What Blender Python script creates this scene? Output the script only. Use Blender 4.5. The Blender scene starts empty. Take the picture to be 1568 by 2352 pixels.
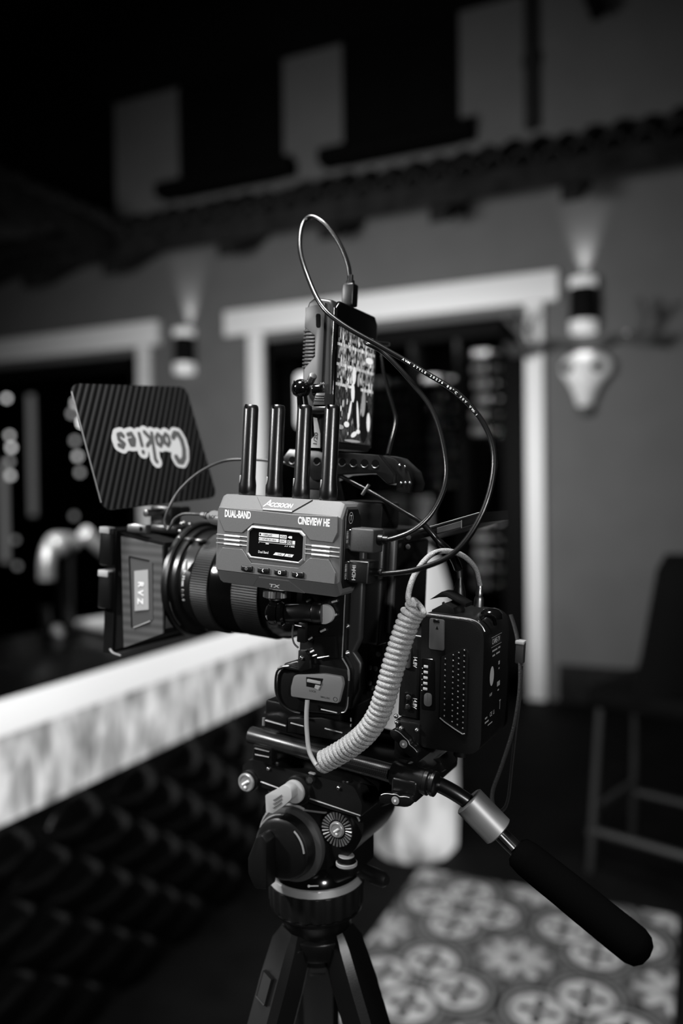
import bpy, bmesh, math, random
from mathutils import Vector, Matrix
random.seed(7)
SC = bpy.context.scene
COL = SC.collection
D = math.radians

# ------------------------------------------------------------------ camera
EYE = Vector((0, 0, 1.6))
YAW, PITCH, ROLL = D(24.1), D(-1.03), D(0.75)
f0 = Vector((-math.sin(YAW), math.cos(YAW), 0)); r0 = Vector((math.cos(YAW), math.sin(YAW), 0)); u0 = Vector((0, 0, 1))
fw = f0*math.cos(PITCH) + u0*math.sin(PITCH); up = u0*math.cos(PITCH) - f0*math.sin(PITCH)
rt = r0*math.cos(ROLL) - up*math.sin(ROLL); upc = up*math.cos(ROLL) + r0*math.sin(ROLL)
cam = bpy.data.cameras.new('camera'); camo = bpy.data.objects.new('camera', cam); COL.objects.link(camo)
cam.sensor_fit = 'VERTICAL'; cam.sensor_height = 36; cam.sensor_width = 24; cam.lens = 28
cam.clip_start = 0.02; cam.clip_end = 60
cam.dof.use_dof = True; cam.dof.focus_distance = 0.645; cam.dof.aperture_fstop = 2.15
m = Matrix.Identity(4)
for i in range(3):
    m[i][0] = rt[i]; m[i][1] = upc[i]; m[i][2] = -fw[i]; m[i][3] = EYE[i]
camo.matrix_world = m
SC.camera = camo

# ------------------------------------------------------------------ view, world, lights
vs = SC.view_settings
vs.view_transform = 'Standard'; vs.look = 'None'; vs.exposure = 0.0; vs.gamma = 1.0; vs.use_curve_mapping = False
SC.cycles.max_bounces = 6; SC.cycles.diffuse_bounces = 3; SC.cycles.glossy_bounces = 3; SC.cycles.caustics_reflective = False; SC.cycles.caustics_refractive = False
w = bpy.data.worlds.new('world'); SC.world = w; w.use_nodes = True
w.node_tree.nodes['Background'].inputs[0].default_value = (1, 1, 1, 1)
w.node_tree.nodes['Background'].inputs[1].default_value = 0.0015

def area(name, loc, target, size, power, size_y=None, spread=None):
    l = bpy.data.lights.new(name, 'AREA'); l.energy = power; l.size = size
    if size_y: l.shape = 'RECTANGLE'; l.size_y = size_y
    if spread: l.spread = spread
    o = bpy.data.objects.new(name, l); COL.objects.link(o); o.location = loc
    o.rotation_euler = (Vector(target) - Vector(loc)).to_track_quat('-Z', 'Y').to_euler(); return o
def spot(name, loc, target, power, angle, blend=0.3, radius=0.03):
    l = bpy.data.lights.new(name, 'SPOT'); l.energy = power; l.spot_size = angle; l.spot_blend = blend; l.shadow_soft_size = radius
    o = bpy.data.objects.new(name, l); COL.objects.link(o); o.location = loc
    o.rotation_euler = (Vector(target) - Vector(loc)).to_track_quat('-Z', 'Y').to_euler(); return o
area('key_light', (-0.42, 0.32, 2.75), (-0.35, 0.6, 1.4), 0.30, 46)
area('front_light', (0.9, -0.52, 1.88), (-0.3, 0.6, 1.5), 0.12, 15)
area('bar_light', (-1.35, -0.15, 2.2), (-0.3, 0.62, 1.35), 0.16, 20)
area('hall_light', (-2.1, 1.6, 2.3), (-2.6, 6.3, 1.85), 1.2, 66, 0.6, spread=D(96))
spot('floor_downlight', (-0.55, 2.2, 4.6), (-0.62, 2.5, 0), 300, D(30), 0.6, 0.1)

# ------------------------------------------------------------------ materials
MATS = {}
def mat(name, base, rough=0.5, metal=0.0, spec=0.5, emit=0.0, bump=None, var=None, coat=0.0):
    """base grey value; bump=(scale,strength,dist); var=(scale,lo,hi) mottled grey"""
    if name in MATS: return MATS[name]
    M = bpy.data.materials.new(name); M.use_nodes = True; nt = M.node_tree; b = nt.nodes['Principled BSDF']
    b.inputs['Base Color'].default_value = (base, base, base, 1); b.inputs['Roughness'].default_value = rough
    b.inputs['Metallic'].default_value = metal; b.inputs['Specular IOR Level'].default_value = spec
    b.inputs['Coat Weight'].default_value = coat
    if emit:
        b.inputs['Emission Color'].default_value = (1, 1, 1, 1); b.inputs['Emission Strength'].default_value = emit
    if bump or var:
        tc = nt.nodes.new('ShaderNodeTexCoord'); n = nt.nodes.new('ShaderNodeTexNoise')
        nt.links.new(tc.outputs['Object'], n.inputs['Vector']); n.inputs['Detail'].default_value = 4
        if var:
            n.inputs['Scale'].default_value = var[0]
            r = nt.nodes.new('ShaderNodeMapRange'); r.inputs[1].default_value = .3; r.inputs[2].default_value = .7
            r.inputs[3].default_value = var[1]; r.inputs[4].default_value = var[2]
            nt.links.new(n.outputs['Fac'], r.inputs[0]); nt.links.new(r.outputs[0], b.inputs['Base Color'])
        if bump:
            n2 = nt.nodes.new('ShaderNodeTexNoise'); nt.links.new(tc.outputs['Object'], n2.inputs['Vector'])
            n2.inputs['Scale'].default_value = bump[0]
            bp = nt.nodes.new('ShaderNodeBump'); bp.inputs['Strength'].default_value = bump[1]; bp.inputs['Distance'].default_value = bump[2]
            nt.links.new(n2.outputs['Fac'], bp.inputs['Height']); nt.links.new(bp.outputs[0], b.inputs['Normal'])
    MATS[name] = M; return M

BLACK = mat('black_plastic', .004, .36, bump=(900, .15, .0004))
SATIN = mat('black_anodised', .005, .3, 0.0, .55, bump=(1500, .1, .0003))
GLOSS = mat('black_gloss', .003, .12, 0, .5)
MATTE = mat('black_matte', .004, .8, 0, .1)
RUBBER = mat('black_rubber', .006, .5, 0, .4)
CABLE = mat('black_cable_jacket', .005, .25, 0, .55)
CHROME = mat('bright_steel', .62, .22, 1)
STEEL = mat('dull_steel', .3, .38, 1)
ALU = mat('pale_aluminium', .5, .35, .8)
WHITE = mat('white_print', .75, .6)
GREYPRINT = mat('grey_print', .25, .6)
TXGREY = mat('painted_gunmetal', .115, .5, .25, .5, var=(2500, .10, .13), bump=(3500, .12, .0003))
TXLIGHT = mat('painted_gunmetal_edge', .3, .4, .4)
TXWHITE = mat('bright_inlay', .8, .35, .3)
ANT = mat('antenna_rubber', .004, .27, 0, .8, bump=(3600, .4, .00007))
BATTG = mat('battery_grey', .055, .5, bump=(2500, .2, .0004))
LTGREY = mat('light_grey_plastic', .36, .5)
BOLT = mat('bolt_steel', .34, .35, .45)
SLOT = mat('slot_light', .6, .35, .4)
CARDG = mat('grey_plate', .16, .55, bump=(3000, .15, .0003))
LABELG = mat('label_grey', .32, .5)
PANELG = mat('charcoal_panel', .05, .6, bump=(3000, .3, .0005))
KNURL = mat('knurled_alloy', .25, .45, .6)

def tex_mat(name, build):
    if name in MATS: return MATS[name]
    M = bpy.data.materials.new(name); M.use_nodes = True; nt = M.node_tree
    build(nt, nt.nodes['Principled BSDF'], nt.nodes.new, nt.links.new); MATS[name] = M; return M
def math_node(nt, op, a, b=None, c=None):
    n = nt.nodes.new('ShaderNodeMath'); n.operation = op
    for i, v in enumerate((a, b, c)):
        if v is None: continue
        if isinstance(v, (int, float)): n.inputs[i].default_value = v
        else: nt.links.new(v, n.inputs[i])
    return n.outputs[0]

def _carbon(nt, b, new, link):
    tc = new('ShaderNodeTexCoord'); mp = new('ShaderNodeMapping'); link(tc.outputs['Object'], mp.inputs[0])
    ck = new('ShaderNodeTexChecker'); ck.inputs['Scale'].default_value = 760
    mp.inputs['Rotation'].default_value = (D(40), D(45), 0); link(mp.outputs[0], ck.inputs['Vector'])
    ck.inputs['Color1'].default_value = (.03,)*3 + (1,); ck.inputs['Color2'].default_value = (.008,)*3 + (1,)
    link(ck.outputs[0], b.inputs['Base Color']); b.inputs['Roughness'].default_value = .3; b.inputs['Specular IOR Level'].default_value = .6
CARBON = tex_mat('carbon_weave', _carbon)

def _flag(nt, b, new, link):
    tc = new('ShaderNodeTexCoord'); sp = new('ShaderNodeSeparateXYZ'); link(tc.outputs['UV'], sp.inputs[0])
    # slanted ribs of the twill: lines along (0.55,1)
    t = math_node(nt, 'SUBTRACT', sp.outputs[0], math_node(nt, 'MULTIPLY', sp.outputs[1], .58))
    s = math_node(nt, 'SINE', math_node(nt, 'MULTIPLY', t, 2*math.pi/7.4))
    r = new('ShaderNodeMapRange'); r.inputs[1].default_value = .1; r.inputs[2].default_value = .9; r.inputs[3].default_value = .001; r.inputs[4].default_value = .007
    link(s, r.inputs[0]); link(r.outputs[0], b.inputs['Base Color'])
    b.inputs['Roughness'].default_value = .5; b.inputs['Specular IOR Level'].default_value = .22
    bp = new('ShaderNodeBump'); bp.inputs['Strength'].default_value = .5; bp.inputs['Distance'].default_value = .0008
    link(s, bp.inputs['Height']); link(bp.outputs[0], b.inputs['Normal'])
FLAGM = tex_mat('ribbed_carbon_flag', _flag)

def _ribpanel(nt, b, new, link):
    tc = new('ShaderNodeTexCoord'); sp = new('ShaderNodeSeparateXYZ'); link(tc.outputs['Object'], sp.inputs[0])
    s = math_node(nt, 'SINE', math_node(nt, 'MULTIPLY', sp.outputs[2], 2*math.pi/.0085))
    r = new('ShaderNodeMapRange'); r.inputs[1].default_value = -1; r.inputs[3].default_value = .045; r.inputs[4].default_value = .075
    link(s, r.inputs[0]); link(r.outputs[0], b.inputs['Base Color']); b.inputs['Roughness'].default_value = .5
RIBPANEL = tex_mat('ribbed_charcoal', _ribpanel)

def _braid(nt, b, new, link):
    tc = new('ShaderNodeTexCoord')
    v = new('ShaderNodeTexVoronoi'); v.inputs['Scale'].default_value = 1500; link(tc.outputs['Object'], v.inputs['Vector'])
    r = new('ShaderNodeMapRange'); r.inputs[1].default_value = .1; r.inputs[2].default_value = .6; r.inputs[3].default_value = .5; r.inputs[4].default_value = .2
    link(v.outputs['Distance'], r.inputs[0]); link(r.outputs[0], b.inputs['Base Color']); b.inputs['Roughness'].default_value = .6
    bp = new('ShaderNodeBump'); bp.inputs['Strength'].default_value = .7; bp.inputs['Distance'].default_value = .0006; bp.invert = True
    link(v.outputs['Distance'], bp.inputs['Height']); link(bp.outputs[0], b.inputs['Normal'])
BRAID = tex_mat('braided_sleeve', _braid)

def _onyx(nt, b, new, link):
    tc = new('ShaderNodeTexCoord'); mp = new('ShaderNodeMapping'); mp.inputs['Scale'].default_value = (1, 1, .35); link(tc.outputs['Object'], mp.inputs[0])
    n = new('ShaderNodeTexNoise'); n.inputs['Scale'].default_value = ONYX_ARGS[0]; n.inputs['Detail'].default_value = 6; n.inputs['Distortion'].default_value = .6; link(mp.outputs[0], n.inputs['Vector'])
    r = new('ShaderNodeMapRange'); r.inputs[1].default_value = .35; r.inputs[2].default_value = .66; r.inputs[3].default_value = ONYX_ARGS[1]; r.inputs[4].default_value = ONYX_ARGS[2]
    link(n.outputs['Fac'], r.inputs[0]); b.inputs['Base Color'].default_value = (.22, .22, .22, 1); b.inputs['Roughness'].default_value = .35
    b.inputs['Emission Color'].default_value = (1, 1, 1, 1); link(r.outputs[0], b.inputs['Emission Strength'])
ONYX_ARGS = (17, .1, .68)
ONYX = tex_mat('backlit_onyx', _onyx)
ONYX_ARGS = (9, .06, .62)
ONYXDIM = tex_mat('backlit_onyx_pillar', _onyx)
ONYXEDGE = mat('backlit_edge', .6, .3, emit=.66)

def _plaster(nt, b, new, link):
    tc = new('ShaderNodeTexCoord'); n = new('ShaderNodeTexNoise'); n.inputs['Scale'].default_value = 3; n.inputs['Detail'].default_value = 5; link(tc.outputs['Object'], n.inputs['Vector'])
    r = new('ShaderNodeMapRange'); r.inputs[3].default_value = .095; r.inputs[4].default_value = .13
    link(n.outputs['Fac'], r.inputs[0]); link(r.outputs[0], b.inputs['Base Color']); b.inputs['Roughness'].default_value = .85
PLASTER = tex_mat('grey_plaster', _plaster)
CASING = mat('white_painted_wood', .8, .5)
DARKWOOD = mat('dark_timber', .012, .8, 0, .1, var=(9, .008, .02))
CLAY = mat('dark_clay', .02, .8, 0, .2, var=(14, .004, .04))
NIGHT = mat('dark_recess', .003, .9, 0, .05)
DARKFRAME = mat('black_door_paint', .003, .6, 0, .05)

def _tile(nt, b, new, link):
    g = new('ShaderNodeNewGeometry'); sp = new('ShaderNodeSeparateXYZ'); link(g.outputs['Position'], sp.inputs[0])
    P = .51
    def cell(o, c0): # position in [-P/2, P/2] about a star centre
        t = math_node(nt, 'DIVIDE', math_node(nt, 'SUBTRACT', o, c0 - P/2), P)
        return math_node(nt, 'MULTIPLY', math_node(nt, 'SUBTRACT', math_node(nt, 'FRACT', t), .5), P)
    X = cell(sp.outputs[0], -.584); Y = cell(sp.outputs[1], 2.713)
    aX = math_node(nt, 'ABSOLUTE', X); aY = math_node(nt, 'ABSOLUTE', Y)
    hi = math_node(nt, 'MAXIMUM', aX, aY); lo = math_node(nt, 'MINIMUM', aX, aY)
    du = math_node(nt, 'SUBTRACT', hi, P/2); dv = math_node(nt, 'SUBTRACT', lo, .1275)
    r = math_node(nt, 'SQRT', math_node(nt, 'ADD', math_node(nt, 'MULTIPLY', du, du), math_node(nt, 'MULTIPLY', dv, dv)))
    th = math_node(nt, 'ARCTAN2', dv, du)
    rs = math_node(nt, 'SQRT', math_node(nt, 'ADD', math_node(nt, 'MULTIPLY', X, X), math_node(nt, 'MULTIPLY', Y, Y)))
    ts = math_node(nt, 'ARCTAN2', Y, X)
    def ring(r_, c, wd): return math_node(nt, 'LESS_THAN', math_node(nt, 'ABSOLUTE', math_node(nt, 'SUBTRACT', r_, c)), wd)
    rose = math_node(nt, 'LESS_THAN', r, math_node(nt, 'ADD', .038, math_node(nt, 'MULTIPLY', math_node(nt, 'COSINE', math_node(nt, 'MULTIPLY', th, 4)), .03)))
    core = math_node(nt, 'LESS_THAN', r, .008)
    star = math_node(nt, 'LESS_THAN', rs, math_node(nt, 'ADD', .10, math_node(nt, 'MULTIPLY', math_node(nt, 'COSINE', math_node(nt, 'MULTIPLY', ts, 8)), .035)))
    sc_ = math_node(nt, 'LESS_THAN', rs, .03)
    tips = math_node(nt, 'MULTIPLY', ring(rs, .142, .014), math_node(nt, 'GREATER_THAN', math_node(nt, 'COSINE', math_node(nt, 'MULTIPLY', ts, 8)), .3))
    col = .30
    def over(base, mask, val):
        n = nt.nodes.new('ShaderNodeMix'); nt.links.new(mask, n.inputs[0])
        for i, v in ((2, base), (3, val)):
            if isinstance(v, (int, float)): n.inputs[i].default_value = v
            else: nt.links.new(v, n.inputs[i])
        return n.outputs[0]
    c = over(.13, star, .5); c = over(c, sc_, .16)
    c = over(c, tips, .02)
    disc = math_node(nt, 'LESS_THAN', r, .125); c = over(c, disc, .26)
    c = over(c, ring(r, .119, .007), .015); c = over(c, ring(r, .094, .006), .02)
    c = over(c, math_node(nt, 'LESS_THAN', r, .084), .55)
    c = over(c, rose, .01); c = over(c, core, .3)
    n = new('ShaderNodeTexNoise'); n.inputs['Scale'].default_value = 25; n.inputs['Detail'].default_value = 5; link(g.outputs['Position'], n.inputs['Vector'])
    wr = new('ShaderNodeMapRange'); wr.inputs[1].default_value = .3; wr.inputs[2].default_value = .7; wr.inputs[3].default_value = .6; wr.inputs[4].default_value = 1.1; link(n.outputs['Fac'], wr.inputs[0])
    link(math_node(nt, 'MULTIPLY', c, wr.outputs[0]), b.inputs['Base Color']); b.inputs['Roughness'].default_value = .5
TILE = tex_mat('patterned_cement_tile', _tile)

def _screen(nt, b, new, link):
    tc = new('ShaderNodeTexCoord'); sp = new('ShaderNodeSeparateXYZ'); link(tc.outputs['UV'], sp.inputs[0])
    u, v = sp.outputs[0], sp.outputs[1]
    mp = new('ShaderNodeMapping'); mp.inputs['Scale'].default_value = (1.5, .45, 1); link(tc.outputs['UV'], mp.inputs[0])
    n = new('ShaderNodeTexNoise'); n.inputs['Scale'].default_value = .35; n.inputs['Detail'].default_value = 3; link(mp.outputs[0], n.inputs['Vector'])
    bot = new('ShaderNodeMapRange'); bot.inputs[1].default_value = .45; bot.inputs[2].default_value = .68; bot.inputs[3].default_value = .01; bot.inputs[4].default_value = .55; link(n.outputs['Fac'], bot.inputs[0])
    row = math_node(nt, 'FRACT', math_node(nt, 'DIVIDE', v, 17.)); colm = math_node(nt, 'FRACT', math_node(nt, 'DIVIDE', u, 17.5))
    shelf = math_node(nt, 'MULTIPLY', math_node(nt, 'GREATER_THAN', row, .2), math_node(nt, 'GREATER_THAN', colm, .12))
    glow = math_node(nt, 'MULTIPLY', math_node(nt, 'LESS_THAN', math_node(nt, 'ABSOLUTE', math_node(nt, 'SUBTRACT', row, .9)), .07), .35)
    e = math_node(nt, 'ADD', math_node(nt, 'MULTIPLY', bot.outputs[0], shelf), glow)
    upper = math_node(nt, 'MULTIPLY', math_node(nt, 'GREATER_THAN', v, 48), math_node(nt, 'LESS_THAN', v, 99))
    e = math_node(nt, 'MULTIPLY', e, upper)
    low = math_node(nt, 'MULTIPLY', math_node(nt, 'LESS_THAN', v, 48), math_node(nt, 'MULTIPLY', bot.outputs[0], .12))
    e = math_node(nt, 'ADD', math_node(nt, 'ADD', e, low), .012)
    b.inputs['Base Color'].default_value = (.01, .01, .01, 1); b.inputs['Roughness'].default_value = .15
    b.inputs['Emission Color'].default_value = (1, 1, 1, 1); link(e, b.inputs['Emission Strength'])
SCREENM = tex_mat('monitor_picture', _screen)
SCREENHI = mat('monitor_picture_highlight', .1, .3, emit=.8)
SCREENMID = mat('monitor_picture_mid', .1, .3, emit=.3)
SCREENDK = mat('monitor_picture_dark', .01, .3, emit=.004)
OLED = mat('oled_lit', .1, .4, emit=.75)
OLEDBLACK = mat('oled_dark', .004, .12)

# ------------------------------------------------------------------ geometry helper
def spline(pts, per=8):
    P = [Vector(p) for p in pts]; out = []
    P = [P[0]*2 - P[1]] + P + [P[-1]*2 - P[-2]]
    for i in range(1, len(P) - 2):
        for k in range(per):
            t = k/per; a, b, c, d = P[i-1], P[i], P[i+1], P[i+2]
            out.append(.5*((2*b) + (c - a)*t + (2*a - 5*b + 4*c - d)*t*t + (3*b - a - 3*c + d)*t**3))
    out.append(P[-2]); return out

class G:
    def __init__(s): s.v = []; s.f = []; s.uv = None
    def add(s, v, f):
        n = len(s.v); s.v += [Vector(p) for p in v]; s.f += [[i + n for i in q] for q in f]; return s
    def bm(s, bm):
        bm.verts.index_update(); s.add([x.co.copy() for x in bm.verts], [[x.index for x in q.verts] for q in bm.faces]); bm.free(); return s
    def box(s, x0, x1, y0, y1, z0, z1, bev=0, seg=2):
        b = bmesh.new(); bmesh.ops.create_cube(b, size=1)
        for q in b.verts: q.co = Vector(((x0 + x1)/2 + q.co.x*(x1 - x0), (y0 + y1)/2 + q.co.y*(y1 - y0), (z0 + z1)/2 + q.co.z*(z1 - z0)))
        if bev: bmesh.ops.bevel(b, geom=b.edges[:], offset=bev, segments=seg, profile=.5, affect='EDGES')
        return s.bm(b)
    def prism(s, poly, axis, a, b_, bev=0, seg=2):
        mk = {'y': lambda u, v, t: (u, t, v), 'x': lambda u, v, t: (t, u, v), 'z': lambda u, v, t: (u, v, t)}[axis]
        bm = bmesh.new(); lo = [bm.verts.new(mk(u, v, a)) for u, v in poly]; hi = [bm.verts.new(mk(u, v, b_)) for u, v in poly]
        bm.faces.new(lo); bm.faces.new(hi[::-1]); n = len(poly)
        for i in range(n): bm.faces.new((lo[i], hi[i], hi[(i+1) % n], lo[(i+1) % n]))
        bmesh.ops.recalc_face_normals(bm, faces=bm.faces[:])
        if bev:
            ed = [e for e in bm.edges if abs((e.verts[0].co - e.verts[1].co).length) > bev*.5 and ((e.verts[0] in lo) == (e.verts[1] in lo))]
            bmesh.ops.bevel(bm, geom=ed, offset=bev, segments=seg, profile=.5, affect='EDGES', clamp_overlap=True)
        return s.bm(bm)
    def frame(s, d):
        d = Vector(d).normalized(); a = Vector((0, 0, 1)) if abs(d.z) < .9 else Vector((0, 1, 0))
        u = d.cross(a).normalized(); return u, d.cross(u).normalized()
    def lathe(s, p0, p1, prof, n=40, ripple=None, cap=True):
        """prof: list of (t, r), t in units along p0->p1 direction"""
        p0 = Vector(p0); d = (Vector(p1) - p0).normalized(); u, v = s.frame(d); vs_ = []; fs = []
        for t, r in prof:
            for k in range(n):
                a = 2*math.pi*k/n; rr = r + (ripple(k) if ripple and r > 0 else 0)
                vs_.append(p0 + d*t + (u*math.cos(a) + v*math.sin(a))*rr)
        for i in range(len(prof) - 1):
            for k in range(n): fs.append((i*n + k, i*n + (k+1) % n, (i+1)*n + (k+1) % n, (i+1)*n + k))
        if cap: fs.append(list(range(n))[::-1]); fs.append([(len(prof)-1)*n + k for k in range(n)])
        return s.add(vs_, fs)
    def cyl(s, p0, p1, r, r1=None, n=28, bev=0):
        L = (Vector(p1) - Vector(p0)).length; r1 = r if r1 is None else r1
        if bev: pr = [(0, r - bev), (bev*.3, r - bev*.3), (bev, r), (L - bev, r1), (L - bev*.3, r1 - bev*.3), (L, r1 - bev)]
        else: pr = [(0, r), (L, r1)]
        return s.lathe(p0, p1, pr, n)
    def tube(s, path, r, n=10, flat=None):
        P = [Vector(p) for p in path]; N = len(P); vs_ = []; fs = []
        t0 = (P[1] - P[0]).normalized(); u, v = s.frame(t0)
        for i in range(N):
            t = (P[min(i+1, N-1)] - P[max(i-1, 0)]).normalized()
            u = (u - t*u.dot(t)).normalized(); v = t.cross(u)
            rr = r[i] if isinstance(r, (list, tuple)) else r
            for k in range(n):
                a = 2*math.pi*k/n; vs_.append(P[i] + (u*math.cos(a) + v*math.sin(a)*(flat or 1))*rr)
        for i in range(N-1):
            for k in range(n): fs.append((i*n + k, i*n + (k+1) % n, (i+1)*n + (k+1) % n, (i+1)*n + k))
        fs.append(list(range(n))[::-1]); fs.append([(N-1)*n + k for k in range(n)])
        return s.add(vs_, fs)
    def ball(s, c, r, n=20, sq=(1, 1, 1)):
        b = bmesh.new(); bmesh.ops.create_uvsphere(b, u_segments=n, v_segments=n//2, radius=1)
        for q in b.verts: q.co = Vector(c) + Vector((q.co.x*r*sq[0], q.co.y*r*sq[1], q.co.z*r*sq[2]))
        return s.bm(b)
    def loft(s, rings, cap=True):
        n = len(rings[0]); vs_ = [p for r in rings for p in r]; fs = []
        for i in range(len(rings)-1):
            for k in range(n): fs.append((i*n + k, i*n + (k+1) % n, (i+1)*n + (k+1) % n, (i+1)*n + k))
        if cap: fs.append(list(range(n))[::-1]); fs.append([(len(rings)-1)*n + k for k in range(n)])
        return s.add(vs_, fs)
    def poly(s, pts): return s.add(pts, [list(range(len(pts)))])
    def xf(s, M): s.v = [M @ p for p in s.v]; return s
    def merge(s, o): return s.add(o.v, o.f)
    def text(s, body, org, xd, yd, size, bold=0, xs=1, align='LEFT', shear=0, space=1):
        c = bpy.data.curves.new('t', 'FONT'); c.body = body; c.size = 1; c.offset = bold; c.align_x = align; c.shear = shear; c.space_character = space
        c.resolution_u = 3
        o = bpy.data.objects.new('t', c); COL.objects.link(o)
        me = bpy.data.meshes.new_from_object(o.evaluated_get(bpy.context.evaluated_depsgraph_get()))
        xd = Vector(xd).normalized(); yd = Vector(yd).normalized(); og = Vector(org)
        k = size/.69   # cap height 0.69 of the font size
        s.add([og + xd*(q.co.x*k*xs) + yd*(q.co.y*k) for q in me.vertices], [list(p.vertices) for p in me.polygons])
        bpy.data.objects.remove(o); bpy.data.curves.remove(c); bpy.data.meshes.remove(me); return s
    def stroke(s, path, hw, org, xd, yd, n=10):
        """flat rounded ribbon following a 2-D polyline in the plane org,xd,yd"""
        og, xd, yd = Vector(org), Vector(xd), Vector(yd); P = [Vector((p[0], p[1])) for p in path]
        M = lambda q: og + xd*q.x + yd*q.y
        for i in range(len(P)):
            s.poly([M(P[i] + Vector((math.cos(2*math.pi*k/n), math.sin(2*math.pi*k/n)))*hw) for k in range(n)])
            if i + 1 < len(P):
                d = P[i+1] - P[i]
                if d.length < 1e-6: continue
                nn = Vector((-d.y, d.x)).normalized()*hw
                s.poly([M(P[i] - nn), M(P[i+1] - nn), M(P[i+1] + nn), M(P[i] + nn)])
        return s

def blob_sheet(g, strokes, org, xd, yd, step=.8):
    """one flat sheet covering every 2-D stroke (path, half width): marching squares over the distance field"""
    og, xd, yd = Vector(org), Vector(xd), Vector(yd); segs = []
    for path, hw in strokes:
        P = [Vector(p) for p in path]
        for a, b in zip(P, P[1:]): segs.append((a, b, hw))
    x0 = min(min(a.x, b.x) - h for a, b, h in segs) - step; x1 = max(max(a.x, b.x) + h for a, b, h in segs) + step
    y0 = min(min(a.y, b.y) - h for a, b, h in segs) - step; y1 = max(max(a.y, b.y) + h for a, b, h in segs) + step
    nx, ny = int((x1 - x0)/step) + 2, int((y1 - y0)/step) + 2
    F = [[9.0]*(ny) for _ in range(nx)]
    for a, b, h in segs:
        d = b - a; dd = max(d.length_squared, 1e-9)
        for i in range(max(0, int((min(a.x, b.x) - h - x0)/step) - 2), min(nx, int((max(a.x, b.x) + h - x0)/step) + 3)):
            for j in range(max(0, int((min(a.y, b.y) - h - y0)/step) - 2), min(ny, int((max(a.y, b.y) + h - y0)/step) + 3)):
                q = Vector((x0 + i*step, y0 + j*step)); t = min(1, max(0, (q - a).dot(d)/dd)); v = (q - a - d*t).length - h
                if v < F[i][j]: F[i][j] = v
    for i in range(nx - 1):
        for j in range(ny - 1):
            c = [(i, j), (i+1, j), (i+1, j+1), (i, j+1)]; out = []
            for k in range(4):
                (ia, ja), (ib, jb) = c[k], c[(k+1) % 4]; fa, fb = F[ia][ja], F[ib][jb]
                if fa < 0: out.append((ia, ja))
                if (fa < 0) != (fb < 0): t = fa/(fa - fb); out.append((ia + (ib - ia)*t, ja + (jb - ja)*t))
            if len(out) > 2: g.poly([og + xd*(x0 + u*step) + yd*(y0 + v*step) for u, v in out])
    return g

def mesh_of(name, g, base, scale, smooth=40):
    me = bpy.data.meshes.new(name); b = Vector(base)
    me.from_pydata([(p - b)*scale for p in g.v], [], g.f); me.validate()
    bm = bmesh.new(); bm.from_mesh(me); bmesh.ops.recalc_face_normals(bm, faces=bm.faces[:]); bm.to_mesh(me); bm.free()
    if g.uv:
        l = me.uv_layers.new(name='uv')
        for lp in me.loops: l.data[lp.index].uv = g.uv(me.vertices[lp.vertex_index].co/scale + b)
    if smooth:
        me.shade_smooth(); me.set_sharp_from_angle(angle=D(smooth))
    return me

class Thing:
    """an Empty at the thing's base that parents its parts; coordinates are given in the frame M (mm or m)"""
    def __init__(s, name, label, cat, M, base, scale, group=None, kind=None):
        s.M, s.base, s.scale = M, Vector(base), scale
        s.o = bpy.data.objects.new(name, None); COL.objects.link(s.o); s.o.empty_display_size = .02
        s.o.matrix_world = M @ Matrix.Translation(s.base*scale)
        if label: s.o['label'] = label
        if cat: s.o['category'] = cat
        if group: s.o['group'] = group
        if kind: s.o['kind'] = kind
    def part(s, name, g, material, parent=None, label=None, smooth=40, kind=None):
        me = mesh_of(name, g, s.base, s.scale, smooth); me.materials.append(material)
        o = bpy.data.objects.new(name, me); COL.objects.link(o); o.parent = parent or s.o
        if label: o['label'] = label
        if kind: o['kind'] = kind
        return o
def solo(name, g, material, label, cat, M, base, scale, group=None, kind=None, smooth=40):
    me = mesh_of(name, g, base, scale, smooth); me.materials.append(material)
    o = bpy.data.objects.new(name, me); COL.objects.link(o); o.matrix_world = M @ Matrix.Translation(Vector(base)*scale)
    if label: o['label'] = label
    if cat: o['category'] = cat
    if group: o['group'] = group
    if kind: o['kind'] = kind
    return o
def copy_tree(o, parent=None):
    c = o.copy(); COL.objects.link(c); c.parent = parent
    for ch in o.children: copy_tree(ch, c)
    return c
I4 = Matrix.Identity(4)
def room(name, g, material, smooth=30): return solo(name, g, material, None, None, I4, (0, 0, 0), 1, kind='structure', smooth=smooth)

# ================================================================== THE ROOM (metres, x along the back wall, y towards it)
WY = 6.3
g = G().box(-9, 3.2, -3, WY + .3, -.12, 0)
floor = room('floor', g, mat('dark_floorboards', .004, .7, 0, .1, var=(5, .002, .006)))
tile_me = None
for i in range(4):
    for j in range(12):
        x = -1.094 + .255*i; y = 3.223 - .255*(j + 1)
        if tile_me is None:
            tile_me = mesh_of('tile', G().box(.0015, .2535, .0015, .2535, 0, .008, .0012, 1), (0, 0, 0), 1); tile_me.materials.append(TILE)
        o = bpy.data.objects.new('tile', tile_me); COL.objects.link(o); o.parent = floor; o.location = (x, y, 0)
room('ceiling', G().box(-9, 3.2, -3, WY + .3, 5.48, 5.6), MATTE)
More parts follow.
